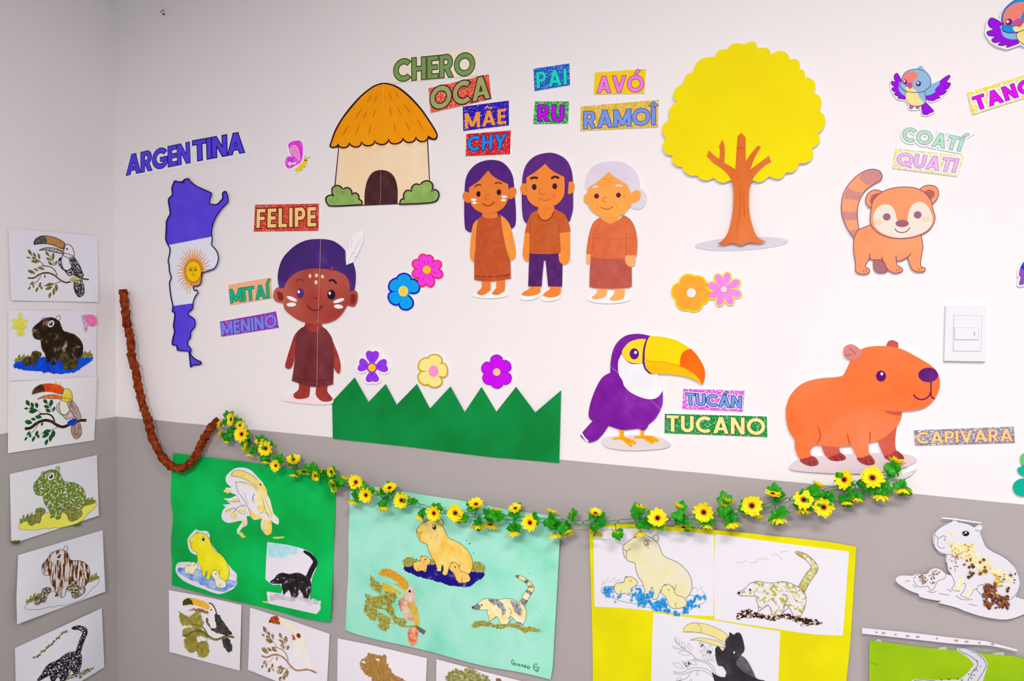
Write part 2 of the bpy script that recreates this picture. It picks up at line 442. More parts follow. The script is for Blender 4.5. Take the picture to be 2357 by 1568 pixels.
sign('H', 'MENINO', '965,550 1473,458 1497,605 977,687', '972,560 1472,480 1480,600 980,675', (152, 32, 168), (112, 122, 218), (84, 50, 150), 'purple glitter word card with blue-violet letters MENINO', gl=.07, out=4)
sign('L', 'TUCÁN', '1070,765 1622,782 1608,970 1060,945', '1088,802 1597,832 1592,938 1095,910', (226, 82, 222), (122, 152, 228), (40, 36, 100), 'pink glitter word card with blue letters TUCÁN beside the toucan', gl=.16, halo=11, out=5)
sign('L', 'TUCANO', '903,990 1823,1015 1828,1200 900,1165', '918,1003 1808,1032 1808,1185 918,1150', (12, 150, 66), (252, 227, 146), (62, 50, 30), 'green glitter word card with cream letters TUCANO', gl=.06, out=3, gap=12)
sign('M', 'CAPIVARA', '1357,1140 2260,1105 2272,1252 1370,1278', '1380,1158 2248,1122 2254,1238 1384,1262', (156, 146, 172), (253, 198, 138), (150, 76, 90), 'silver glitter word card with peach letters CAPIVARA', gl=.22, out=3.5, second=(112, 108, 135))
sign('E', 'TANG', '1680,1100 2560,830 2640,1080 1745,1365', '1742,1157 2440,925 2495,1082 1797,1310', (252, 222, 20), (236, 0, 242), (140, 10, 160), 'white and yellow glitter word card with magenta letters cut off by the frame edge', gl=.3, halo=15, out=4, gap=16, second=(250, 205, 0))
sign('F', 'COATÍ', '690,125 1255,228 1212,345 690,245', '708,125 1256,226 1214,345 690,247', (250, 241, 244), (184, 224, 192), (120, 130, 126), 'cut-out pale green letters COATÍ with white edges above the coati', out=3, contour=True, gap=10)
sign('F', 'QUATI', '635,318 1250,390 1190,575 603,500', '657,354 1206,416 1168,538 640,470', (240, 230, 130), (246, 182, 224), (170, 90, 162), 'pale yellow glitter word card with pink letters QUATI', gl=.3, halo=15, out=3, gap=10, second=(222, 205, 60))
# ------------------------------------------------------------------ cut-out figures on the white wall
def LN(cr, *ss): return [line(cr, x) for x in ss]
def union_base(s, mat, polys, margin=0, **k): return s.base(polys, mat, margin, **k)

# thatched hut
s = Sheet('hut_cutout', 'paper thatched hut with orange roof and two green bushes', 'paper hut', (885, 340), off=.004)
DK = flat((48, 22, 30), .5)
sil = poly('B', '620,925 630,890 665,790 720,690 800,580 900,470 1000,392 1060,365 1110,355 1170,362 1250,395 1350,475 1450,585 1530,700 1590,800 1597,845 1580,870 1550,872 1510,860! 1528,1240! 1545,1280 1550,1325 1590,1330 1608,1370 1590,1415 1550,1440! 1300,1448! 900,1465! 650,1475 610,1455 582,1415 590,1380 625,1365 640,1365! 640,1320 665,1285! 700,938! 660,945 630,940')
s.base([sil], DK, edge=WHITE())
s.part('wall', poly('B', '712,900! 1500,860! 1520,1240! 1545,1433! 1300,1442! 900,1458! 640,1462! 675,1285!'), mott([(.3, (246, 208, 168)), (.7, (244, 216, 186))], 14, 2), 1)
roof = poly('B', '635,925 645,890 680,795 735,695 815,590 910,482 1010,402 1070,375 1110,368 1165,375 1240,408 1340,490 1440,598 1515,705 1577,805 1583,840 1570,855 1545,852 1512,828! 1490,870 1450,880 1420,865 1400,838! 1380,875 1345,888 1310,880 1283,848! 1260,885 1210,900 1175,890 1155,858! 1130,895 1095,907 1050,895 1028,868! 1010,905 965,918 930,905 908,880! 890,920 850,928 820,915 798,890! 780,925 745,935 715,925 697,900! 680,925 655,930')
sh = poly('B', '700,920! 720,955 760,962 800,935 830,955 870,955 905,925 940,950 985,948 1030,910 1060,935 1110,940 1155,900 1190,930 1235,925 1285,890 1320,920 1360,915 1400,880 1440,910 1490,905 1505,870! 1500,850! 700,890!')
s.part('eave_band', sh, flat((236, 188, 142)), 2)
s.part('roof_border', [grow(roof, 3.4)], DK, 3)
rf = s.part('roof', roof, mott([(.3, (238, 140, 8)), (.7, (248, 160, 4))], 16, 2), 4)
s.strokes('thatch_stroke', [line('B', a) for a in ('1000,460 960,530', '1050,465 1030,525', '1160,450 1180,505', '1210,430 1250,495', '912,588 850,680', '960,605 930,680', '1035,600 1010,670', '1165,575 1180,660', '1232,568 1265,645', '1295,553 1358,635', '790,740 740,835', '888,735 858,820', '992,730 975,825', '1200,710 1218,800', '1308,705 1345,790', '1412,683 1465,780')], 2.2, flat((196, 104, 22)), 5, rf, taper=True)
s.strokes('fold_crease', LN('B', '1108,360 1104,470 1104,600'), .8, flat((250, 196, 120)), 6, rf)  # crease highlight drawn as a pale stroke on the roof
d = s.part('doorway', poly('B', '935,1456! 940,1330 965,1230 1010,1165 1085,1142 1160,1160 1210,1215 1235,1310 1235,1448!'), mott([(.35, (56, 20, 24)), (.7, (80, 38, 42))], 40, 3, mrough=.3), 2)
s.strokes('fold_crease', LN('B', '1084,1150 1082,1300 1078,1450'), .7, flat((170, 130, 130)), 3, d)
BU = lambda: mott([(.35, (128, 160, 82)), (.65, (146, 176, 98))], 30, 2)
for bs in ('595,1415 605,1385 640,1375 665,1390! 650,1340 655,1305 690,1288 725,1305 738,1352! 750,1320 785,1308 812,1330 820,1378! 850,1355 878,1375 880,1412! 905,1425 908,1450! 650,1462 610,1445',
           '1262,1445! 1270,1415 1300,1408! 1295,1370 1315,1335 1350,1335 1365,1345! 1370,1300 1400,1275 1435,1285 1447,1310! 1455,1265 1500,1245 1540,1265 1545,1310 1535,1345! 1570,1325 1600,1350 1595,1395 1560,1425 1450,1438'):
    bp = poly('B', bs); o = s.part('bush_border', [grow(bp, 3.2)], DK, 3); s.part('bush', bp, BU(), 4)

# butterfly
s = Sheet('butterfly_cutout', 'small pink paper butterfly with yellow body to the left of the hut', 'butterfly', (683, 362), off=.003)
s.base([poly('B', '210,1100 215,1050 250,1010 238,950 243,900 300,868 345,862 388,900 392,1005 405,995 450,1015 432,1050 430,1090 400,1112 370,1150 305,1182 296,1160 328,1125 260,1145')], WHITE())
s.part('wing', poly('B', '255,950 250,910 280,885 320,878 350,876 375,905 380,970 375,1040 355,1080! 310,1040 270,1000'), mott([(.4, (216, 38, 206)), (.6, (228, 66, 214))], 90), 1)
s.strokes('wing_border', [poly('B', '265,950 285,925 320,925 345,980 352,1060! 310,1020 275,985')], .9, WHITE(), 3, closed=True)
s.part('wing_patch', poly('B', '265,950 285,925 320,925 345,980 352,1060! 310,1020 275,985'), flat((226, 128, 216)), 2)
s.part('wing', poly('B', '355,1080! 300,1110 260,1130 230,1110 218,1070 240,1025 280,1020 320,1050'), mott([(.4, (206, 40, 206)), (.65, (226, 110, 220))], 60), 1)
for x, y, r in ((262, 1085, 13), (288, 1087, 8), (308, 1082, 9)): s.part('spot', ell('B', x, y, r, r*1.4), WHITE(), 3)
for x, y, r in ((297, 955, 12), (310, 985, 8), (318, 1003, 7)): s.part('spot', ell('B', x, y, r, r), flat((250, 190, 70)), 3)
bo = s.part('body', poly('B', '308,1160 330,1120 370,1080 385,1065 385,1045 405,1035 422,1050 420,1080 405,1095 380,1125 335,1160'), flat((248, 208, 30)), 3)
for x, y in ((398, 1055), (414, 1055)): s.part('eye', ell('B', x, y, 5, 7), flat((50, 30, 20)), 5, bo)
s.strokes('antenna', LN('B', '398,1036 402,1020 410,1005', '412,1040 430,1028 446,1024', '395,1110 400,1125', '370,1130 365,1148'), .8, flat((60, 50, 60)), 4)

# country map
s = Sheet('country_map', 'tall paper country map painted as a violet and white flag with a sun', 'paper map', (440, 620), off=.005)
mp = poly('G', '552,540! 562,535 600,545 625,540 632,555! 640,525 680,515 700,540 750,580 800,605 880,640 888,660 875,700 870,740! 900,748 940,745 970,715 990,690 988,650 1005,630 1025,640 1040,700 1030,735 985,780 950,830 920,880 900,940 890,1000 895,1060 890,1110 930,1160 950,1210 948,1260 920,1320 870,1345 800,1365! 800,1400 795,1450 770,1480 722,1486! 728,1510 738,1526 757,1520 764,1548 745,1574 725,1624 720,1684 690,1714 680,1744 735,1784 740,1844 705,1894 700,1944 680,1974 675,2014 705,2054 700,2094 720,2124 760,2154 793,2168 790,2189 750,2196 720,2199 700,2219! 685,2074! 580,2064! 570,2019 535,2014 540,1954 555,1894 545,1844 555,1774 555,1724 535,1714 540,1664 525,1594 515,1524 510,1454 525,1409 510,1354 505,1294 498,1254 515,1160 495,1110 475,1060 480,960 480,910 495,870 515,830 508,770 500,700 535,660 530,600', 3)
s.base([mp], flat((230, 224, 240)), edge=WHITE())
a, b_ = cv([(495, 1115), (890, 1038)], 'G'); VI = mott([(.3, (78, 56, 198)), (.7, (92, 66, 206))], 12, 2)
s.part('flag_stripe', clip(mp, a, b_, -1), VI, 1)
a2, b2 = cv([(540, 1664), (725, 1639)], 'G')
s.part('flag_stripe', clip(mp, a2, b2, 1), VI, 1)
rays = []
for k in range(36):
    an = 2*PI*k/36+.08; wob = k % 2; pts = []
    for j in range(9):
        r = 62+(118 if k % 2 else 106)*j/8; o_ = an+.035*math.sin(j*1.5)*(1 if wob else .4)
        pts.append((727+r*math.cos(o_)*.93, 1350+r*math.sin(o_)*1.28))
    pts = cv(pts, 'G'); q = []
    for p in pts:
        if not inside(p, grow(mp, -1.5)): break
        q.append(p)
    if len(q) > 2:
        L, Rr = ribbon(q, 4.2); n = len(q)
        L = [((l[0]*(1-i/n)+c[0]*i/n), (l[1]*(1-i/n)+c[1]*i/n)) for i, (l, c) in enumerate(zip(L, q))]
        Rr = [((l[0]*(1-i/n)+c[0]*i/n), (l[1]*(1-i/n)+c[1]*i/n)) for i, (l, c) in enumerate(zip(Rr, q))]
        rays.append(L+Rr[::-1][1:])
s.part('sun_rays', rays, flat((214, 140, 66)), 2)
s.part('sun_halo', [p for p in [ell('G', 727, 1352, 90, 112)]], flat((200, 128, 40)), 3)
sun = s.part('sun', [ell('G', 726, 1352, 68, 92)], flat((242, 192, 20)), 5)
s.part('sun_border', [ell('G', 726, 1352, 71, 95)], flat((120, 76, 20)), 4)
for x in (700, 745): s.part('eye', ell('G', x, 1338, 14, 15), flat((190, 128, 24)), 6, sun)
for x in (700, 745): s.part('pupil', ell('G', x, 1338, 6, 7), flat((110, 64, 20)), 7, sun)
s.strokes('face_lines', LN('G', '686,1325 700,1315 716,1322 724,1345 722,1370', '728,1322 745,1312 760,1325', '712,1385 730,1390 748,1384', '716,1374 728,1378 738,1374'), 1, flat((150, 96, 20)), 6, sun)
s.part('sun_foot', [poly('G', '700,1470! 730,1440 790,1420 796,1450 770,1478 724,1484!')], flat((214, 140, 60)), 2)
s.strokes('outline', [mp], 2.6, flat((24, 16, 86)), 8, closed=True)

# boy
s = Sheet('boy_cutout', 'large paper boy in a dark red tunic with white cheek marks', 'paper figure', (733, 740), off=.005)
SK = lambda: mott([(.3, (148, 42, 34)), (.5, (166, 66, 54)), (.7, (178, 88, 74))], 7, 2, .4, mrough=.35)
SK2 = lambda: mott([(.3, (140, 34, 30)), (.7, (160, 58, 48))], 16, 3, mrough=.4)
face = poly('H', '1545,240 1530,330 1545,430 1600,490 1680,540 1760,565 1850,572 1950,560 2030,520 2090,450 2125,370 2140,280 2130,180 2060,110 1950,80 1830,70 1700,85 1610,140 1560,200')
hair = poly('H', '1545,248! 1500,248! 1487,180 1490,100 1520,0 1570,-70 1650,-140 1750,-185 1870,-195 1980,-180 2060,-130 2095,-90! 2097,0! 2108,45! 2168,15! 2190,100 2190,200 2180,265! 2140,278! 2130,190 2085,125 1988,85! 1980,40! 1958,80! 1830,70 1700,88 1610,140 1560,200')
earL = poly('H', '1538,250! 1490,240 1455,270 1447,330 1470,370 1532,385!'); earR = poly('H', '2135,280! 2180,265 2210,300 2205,370 2175,415 2115,405!')
neck = poly('H', '1740,555! 1725,615 1780,640 1830,648 1890,620 1880,560!')
tunic = poly('H', '1735,588! 1760,625 1830,645 1890,595! 1940,640 1985,730 1992,930 1988,1115! 1900,1137 1780,1137 1670,1105 1612,1085! 1640,900 1650,700 1690,620')
armL = poly('H', '1700,605! 1640,670 1600,780 1570,880 1553,950 1575,978 1610,965 1635,900 1665,780'); armR = poly('H', '1925,615! 1980,720 2030,840 2055,940 2050,1005 2030,1020 2000,980 1985,920 1950,780')
legL = poly('H', '1675,1100! 1675,1160 1630,1205 1640,1240 1690,1250 1760,1235 1775,1200 1780,1130!'); legR = poly('H', '1835,1130! 1830,1210 1870,1260 1920,1275 1975,1262 1975,1235 1935,1180 1940,1125!')
feather = poly('H', '2104,40! 2105,-40! 2100,-90! 2120,-130 2165,-220 2258,-287! 2256,-180 2215,-80 2168,15!')
shadow_ellipse = poly('H', '1520,1255 1545,1208 1640,1198 1830,1200 1985,1235! 1975,1290 1850,1300 1640,1282')
s.base([face, hair, earL, earR, neck, tunic, armL, armR, legL, legR, feather, shadow_ellipse], WHITE())
s.part('ground_patch', shadow_ellipse, mott([(.4, (236, 206, 212)), (.6, (228, 214, 216))], 10), 1)  # shadow ellipse under the feet, printed in pink
for l in (legL, legR): s.part('leg', l, SK2(), 2)
for a in (armL, armR): s.part('arm', a, mott([(.3, (140, 32, 30)), (.7, (168, 62, 54))], 18, 3, mrough=.4), 2)
s.part('neck', neck, SK2(), 2)
s.part('tunic', tunic, mott([(.3, (92, 24, 34)), (.7, (122, 50, 56))], 14, 4, .6, mrough=.4), 3)
for e, i in ((earL, '1480,290 1500,280 1530,300 1535,350 1500,360'), (earR, '2145,310 2175,300 2190,330 2180,380 2150,390')):
    o = s.part('ear', e, SK(), 3); s.part('inner_ear', poly('H', i), flat((128, 34, 30)), 4, o)
hd = s.part('head', face, SK(), 4)
hr = s.part('hair', hair, mott([(.3, (48, 16, 92)), (.55, (62, 26, 108)), (.75, (92, 58, 140))], 8, 4, .5, mrough=.3), 5)
s.part('forehead_sliver', poly('H', '1952,92! 1979,36! 1994,94!'), flat((150, 52, 46)), 4.5, hd)
fe = s.part('feather', feather, flat((238, 228, 234)), 6, label='white feather')
s.strokes('feather_vein', LN('H', '2116,30 2160,-60 2240,-200', '2168,-30 2205,-42', '2165,-65 2190,-75', '2150,-120 2158,-190', '2120,-100 2120,-160'), .6, flat((150, 140, 190)), 7, fe)
for x, y, rx, ry, c in ((1690, 295, 32, 44, (78, 46, 108)), (1970, 308, 36, 44, (36, 16, 44))):
    e = s.part('eye', ell('H', x, y, rx, ry), flat(c), 6, hd); s.part('eye_highlight', ell('H', x-14, y-13, 11, 14), WHITE(), 7, hd)
s.strokes('eyebrow', LN('H', '1650,190 1668,175 1690,170 1716,182'), 2.6, flat((96, 58, 84)), 6, hd)
s.strokes('eyebrow', LN('H', '1948,185 1970,175 1995,182 2016,207'), 4.4, flat((44, 18, 40)), 6, hd)
for x, y, rx, ry in ((1778, 139, 13, 18), (1836, 134, 15, 17), (1890, 144, 14, 17), (1832, 196, 15, 19)): s.part('face_dot', ell('H', x, y, rx, ry), flat((252, 212, 150)), 6, hd)
for x, y, rx, ry, r in ((1615, 345, 50, 17, 24), (1610, 397, 43, 19, -3), (2037, 362, 53, 16, -18), (2035, 415, 42, 19, 6)): s.part('cheek_mark', ell('H', x, y, rx, ry, r), WHITE(), 6, hd)
s.strokes('nose', LN('H', '1805,338 1825,335 1842,350'), 2, flat((120, 30, 26)), 6, hd)
s.strokes('mouth', LN('H', '1752,400 1775,430 1815,448 1860,440 1890,405'), 2.6, flat((100, 22, 28)), 6, hd)
s.strokes('hem_line', LN('H', '1640,1050 1750,1080 1880,1085 1985,1060'), 1, flat((82, 24, 30)), 5)
s.strokes('fold_crease', LN('H', '1874,-190 1866,100', '1866,100 1850,560', '1848,590 1840,1130'), .9, flat((206, 140, 140)), 9)

# mother
s = Sheet('mother_cutout', 'paper woman with long purple hair and sleeveless brown dress', 'paper figure', (1128, 530), off=.004)
hair = poly('I', '325,768! 290,748 274,715 268,600 270,400 285,270 330,190 400,135 500,110 600,125 670,185 710,270 722,400 735,560 732,690 700,732! 640,725! 380,725!')
face = poly('I', '485,205! 540,265 665,330! 672,420 660,480 620,545 560,580 500,595 430,590 360,550 320,490 310,430 312,360! 400,300 450,245')
eL = poly('I', '312,410! 280,395 255,420 258,460 290,497 328,492!'); eR = poly('I', '666,385! 690,360 725,360 740,395 725,440 690,465 664,455!')
neck = poly('I', '440,575! 432,620 500,645 570,625 558,575!')
dress = poly('I', '415,620! 390,660 375,780 370,900 358,1010! 358,1192! 500,1208 690,1180! 685,1020! 655,940 620,780 600,660 590,600! 560,630 500,640 440,630')
aL = poly('I', '405,635! 350,690 330,800 322,900 320,980 345,1028 362,1018! 372,880 385,740'); aR = poly('I', '598,608! 650,650 690,720 720,850 735,940 725,1000 688,1020! 660,960 640,860 608,740')
lL = poly('I', '420,1190! 425,1260 385,1305 395,1325 440,1330 490,1300 507,1270 505,1195!'); lR = poly('I', '555,1195! 555,1265 520,1310 540,1328 585,1325 630,1290 637,1250 637,1180!')
gp = ell('I', 500, 1328, 160, 30)
s.base([hair, face, eL, eR, neck, dress, aL, aR, lL, lR, gp], WHITE(), margin=.8)
HA = lambda c: mott([(.3, c), (.7, tuple(v*1.12+4 for v in c))], 50, 4, .7, mrough=.4)
SKM = lambda: mott([(.3, (226, 116, 48)), (.7, (234, 126, 56))], 30, 3)
s.part('hair', hair, HA((72, 20, 108)), 1)
for l in (lL, lR): s.part('leg', l, SKM(), 2)
for a in (aL, aR): s.part('arm', a, mott([(.3, (238, 138, 58)), (.7, (244, 148, 66))], 30), 3)
s.part('neck', neck, SKM(), 2)
dr = s.part('dress', dress, mott([(.3, (182, 74, 38)), (.7, (198, 88, 48))], 60, 4), 4)
s.strokes('hem_line', LN('I', '365,1160 415,1163', '430,1164 470,1165', '485,1166 530,1164', '550,1162 600,1158', '615,1156 680,1146'), 1.6, flat((120, 34, 20)), 5, dr)
for e in (eL, eR): s.part('ear', e, SKM(), 2)
hd = s.part('head', face, SKM(), 5)
for x, y, rx, ry in ((397, 418, 19, 26), (581, 402, 20, 26)): s.part('eye', ell('I', x, y, rx, ry), flat((56, 20, 44)), 6, hd)
s.strokes('eyebrow', LN('I', '363,354 388,335 422,338', '545,327 573,314 607,326'), 2.6, flat((100, 30, 34)), 6, hd)
s.strokes('nose', LN('I', '492,425 465,432 462,458 490,468'), 1.1, flat((190, 80, 30)), 6, hd)
s.strokes('mouth', LN('I', '432,503 455,518 485,524 515,514 543,489'), 2, flat((120, 34, 24)), 6, hd)
for x, y, rx, ry in ((353, 470, 25, 12), (362, 498, 22, 11), (630, 443, 26, 12), (622, 474, 23, 11)): s.part('cheek_mark', ell('I', x, y, rx, ry), WHITE(), 6, hd)

# father
s = Sheet('father_cutout', 'paper man with long purple hair, brown shirt and purple trousers', 'paper figure', (1260, 520), off=.004)
hair = poly('I', '835,690! 800,640 787,500 790,320 800,230 830,150 900,80 1000,48 1090,52 1180,100 1230,180 1250,290 1252,420 1250,560 1222,665! 1150,690! 860,695!')
face = poly('I', '1000,145! 1060,205 1172,265! 1175,380 1165,440 1120,500 1050,535 980,545 900,525 845,470 828,400 830,270! 920,210')
eL = poly('I', '830,325! 795,325 775,360 785,410 815,430 836,425!'); eR = poly('I', '1212,310! 1240,305 1262,330 1260,380 1235,415 1202,418!')
neck = poly('I', '940,525! 935,600 1000,660 1075,590 1080,530!')
shirt = poly('I', '935,560! 880,590 845,650 830,700 815,765! 860,770! 855,955! 1000,962 1125,955! 1140,945! 1130,770! 1228,755! 1215,690 1180,610 1130,575 1080,550! 1060,620 1000,655 950,620')
aL = poly('I', '815,762! 805,860 795,960 810,1010 845,1028 855,1000! 862,762!'); aR = poly('I', '1130,762! 1222,750! 1225,900 1220,1010 1190,1050 1150,1050 1120,1000 1137,940')
tr = poly('I', '855,945! 848,1150! 845,1252! 968,1253! 975,1150! 988,1020! 1002,1020! 1015,1150! 1025,1252! 1152,1255! 1157,1050! 1122,1000! 1122,945!')
fL = poly('I', '862,1250! 850,1275 800,1305 790,1330 850,1340 930,1325 955,1300 957,1250!'); fR = poly('I', '1030,1250! 1040,1275 1000,1305 980,1335 1040,1352 1110,1340 1140,1310 1143,1250!')
s.base([hair, face, eL, eR, neck, shirt, aL, aR, tr, fL, fR, ell('I', 862, 1338, 90, 34, -10), ell('I', 1052, 1352, 88, 30, -8)], WHITE(), margin=.8)
SKF = lambda: mott([(.3, (238, 126, 52)), (.7, (243, 138, 60))], 30, 3)
s.part('hair', hair, HA((84, 26, 114)), 1)
for a in (aL, aR): s.part('arm', a, mott([(.3, (242, 132, 50)), (.7, (248, 144, 60))], 30), 3)
s.part('trousers', tr, mott([(.3, (74, 28, 96)), (.7, (96, 44, 112))], 60, 4), 2)
for f in (fL, fR): s.part('foot', f, SKF(), 1)
s.part('neck', neck, flat((238, 128, 54)), 5)
sh = s.part('shirt', shirt, mott([(.3, (192, 84, 38)), (.7, (204, 98, 50))], 60, 4), 4)
s.strokes('sleeve_line', LN('I', '862,660 862,770', '1115,680 1130,770'), 1, flat((160, 66, 34)), 5, sh)
s.strokes('necklace', LN('I', '935,600 950,635 985,657 1020,652 1055,625 1078,575'), 2.6, flat((146, 58, 26)), 6)
for e in (eL, eR): s.part('ear', e, SKF(), 6)
hd = s.part('head', face, SKF(), 6)
for x, y in ((900, 355), (1085, 348)): s.part('eye', ell('I', x, y, 21, 27), flat((66, 26, 44)), 7, hd)
s.strokes('eyebrow', LN('I', '864,282 885,272 905,270 932,276', '1054,278 1078,264 1100,264 1124,276'), 5.2, flat((72, 30, 44)), 7, hd)
s.strokes('nose', LN('I', '958,362 942,392 955,415 985,420 1012,412'), 1.3, flat((200, 90, 36)), 7, hd)
s.strokes('mouth', LN('I', '945,456 975,473 1015,474 1055,458', '1066,425 1080,440 1082,458'), 1.4, flat((200, 92, 44)), 7, hd)

# grandmother
s = Sheet('grandmother_cutout', 'paper grandmother with pale lilac hair bun, orange blouse and red-brown skirt', 'paper figure', (1410, 530), off=.004)
hair = poly('I', '1388,400! 1362,340 1375,250 1430,170 1520,130 1640,123 1740,150 1820,225 1850,320 1852,400! 1780,450! 1700,480! 1450,450!')
bun = ell('I', 1830, 460, 86, 94)
face = poly('I', '1570,218! 1620,260 1740,335! 1775,420 1785,480 1760,540 1700,600 1600,630 1500,620 1430,580 1385,520 1370,440 1390,360! 1480,300')
eL = poly('I', '1380,410! 1352,430 1348,480 1386,515!'); eR = poly('I', '1770,420! 1800,390 1840,388 1862,420 1845,470 1800,500 1778,490!')
neck = poly('I', '1495,610! 1540,665 1595,685 1650,650 1672,600!')
bl = poly('I', '1495,625! 1430,680 1395,780 1375,900 1370,965! 1412,968! 1415,988! 1570,1005 1722,997! 1725,978! 1825,980! 1832,860 1815,740 1770,650 1705,605! 1660,650 1590,680 1530,660')
sk = poly('I', '1412,970! 1400,1120! 1397,1255! 1450,1268 1590,1275 1750,1265 1782,1250! 1780,1070! 1722,985! 1570,995')
hL = poly('I', '1372,962! 1370,1030 1395,1050 1405,1040! 1414,962!'); hR = poly('I', '1725,972! 1720,1025 1750,1070 1785,1072 1810,1050 1816,972!')
lL = poly('I', '1465,1262! 1465,1310 1420,1350 1440,1368 1500,1362 1550,1335 1558,1262!'); lR = poly('I', '1622,1262! 1620,1320 1580,1365 1610,1382 1670,1375 1712,1350 1718,1262!')
s.base([hair, bun, face, eL, eR, neck, bl, sk, hL, hR, lL, lR, ell('I', 1572, 1362, 192, 42)], WHITE(), margin=.8)
s.part('hair_bun', bun, flat((226, 212, 224)), 1, label='lilac hair bun'); s.part('hair', hair, mott([(.3, (224, 204, 222)), (.7, (230, 214, 230))], 30), 2)
s.strokes('hair_line', LN('I', '1460,230 1520,195 1600,185 1700,215 1800,290'), .8, flat((238, 222, 238)), 3)
for l in (lL, lR): s.part('leg', l, flat((252, 170, 100)), 1)
for h in (hL, hR): s.part('hand', h, flat((253, 172, 110)), 4)
s.part('neck', neck, flat((252, 158, 74)), 4)
b1 = s.part('blouse', bl, mott([(.3, (220, 100, 58)), (.7, (230, 116, 72))], 40, 3), 3)
s.strokes('sleeve_line', LN('I', '1470,730 1440,780 1430,880 1415,985', '1725,740 1733,860 1728,985'), .9, flat((196, 84, 52)), 4, b1)
s.strokes('fold_crease', LN('I', '1385,815 1600,820 1830,816'), .7, flat((200, 90, 66)), 4, b1)
s.part('skirt', sk, mott([(.3, (188, 80, 64)), (.7, (198, 96, 88))], 40, 3), 2)
SKG = lambda: mott([(.3, (252, 160, 72)), (.7, (254, 170, 78))], 20)
for e in (eL, eR): s.part('ear', e, SKG(), 4)
hd = s.part('head', face, SKG(), 5)
for x, y in ((1463, 437), (1660, 428)): s.part('eye', ell('I', x, y, 22, 23), flat((96, 40, 64)), 6, hd)
s.strokes('eyebrow', LN('I', '1430,362 1452,350 1481,354', '1635,347 1662,338 1693,350'), 4.6, flat((230, 212, 226)), 6, hd)
s.strokes('nose', LN('I', '1550,448 1522,456 1520,482 1550,490'), 1.8, flat((222, 118, 40)), 6, hd)
s.strokes('mouth', LN('I', '1500,536 1530,551 1570,554 1612,528'), 2, flat((196, 92, 40)), 6, hd)
s.strokes('wrinkle', LN('I', '1520,283 1602,283', '1545,307 1602,308', '1480,515 1470,540 1475,568', '1610,485 1640,515 1648,550', '1400,430 1425,436', '1700,425 1730,428', '1702,440 1724,452'), 1, flat((230, 128, 50)), 6, hd)

# tree
s = Sheet('paper_tree', 'paper tree with scalloped bright yellow crown and orange-brown trunk', 'paper tree', (1708, 400), off=.002)
trunk = poly('D', '495,1095! 518,1042! 560,1085 610,1122! 615,1050 608,1005! 638,945! 658,1010 660,1080 655,1155! 755,1213! 765,1050 775,915! 810,885! 847,925! 848,1030 850,1145! 890,1080 958,1000! 988,1012! 930,1110 890,1215! 980,1150 1058,1090! 1068,1125 1082,1145! 1000,1200 930,1275 895,1340 878,1420 880,1589 905,1709 950,1819 1030,1867! 970,1881 880,1874 840,1889 800,1901 730,1879 660,1894 592,1887! 640,1854 690,1779 725,1639 738,1499 738,1400 730,1350 700,1280 640,1215 560,1160')
crown = poly('D', '680,130! 720,90 780,75 835,88! 890,62 940,75 955,125! 1010,115 1060,135 1078,180! 1130,150 1190,150 1235,185 1245,228! 1290,217 1330,245 1338,310! 1370,320 1382,350 1378,385! 1430,390 1470,430 1475,480 1460,525! 1510,550 1530,600 1525,650 1510,688! 1555,725 1567,790 1540,855 1498,888! 1518,930 1505,980 1445,1025! 1460,1070 1440,1125 1390,1155 1332,1158! 1310,1205 1270,1238 1212,1242! 1180,1285 1130,1300 1060,1275! 1010,1315 960,1328 905,1310! 720,1310! 650,1333 600,1322 560,1290! 500,1313 440,1300 408,1268! 350,1268 295,1235 278,1192! 220,1180 185,1140 188,1088! 130,1075 98,1020 105,970 130,935! 95,880 105,810 165,760! 155,700 180,640 228,607! 195,560 205,500 245,460 298,440! 292,400 320,360 380,338! 385,290 430,230 500,203 570,203! 590,155 630,135')
gp = ell('J', 812, 868, 425, 60, -3)
s.off = .011
s.base([crown], mott([(.35, (254, 228, 0)), (.7, (253, 220, 0))], 7, 1), edge=WHITE(), name='paper_tree')
g = s.base([gp], flat((226, 212, 221)), name='ground_patch', lift=-.0095, thick=.0012)
tk = s.base([trunk], mott([(.3, (226, 104, 36)), (.55, (234, 120, 60)), (.75, (238, 138, 84))], 16, 3, .6, (1, .12, 1)), name='trunk', lift=.0006, thick=.0004)
low = clip(trunk, (1650, 417), (1800, 417), 1)
s.strokes('bark_streak', LN('D', '795,1380 800,1480 790,1640 760,1780', '835,1400 830,1500 840,1650', '770,1320 790,1240', '765,1020 845,1022'), 1.6, flat((222, 96, 30)), 4, tk, taper=True)

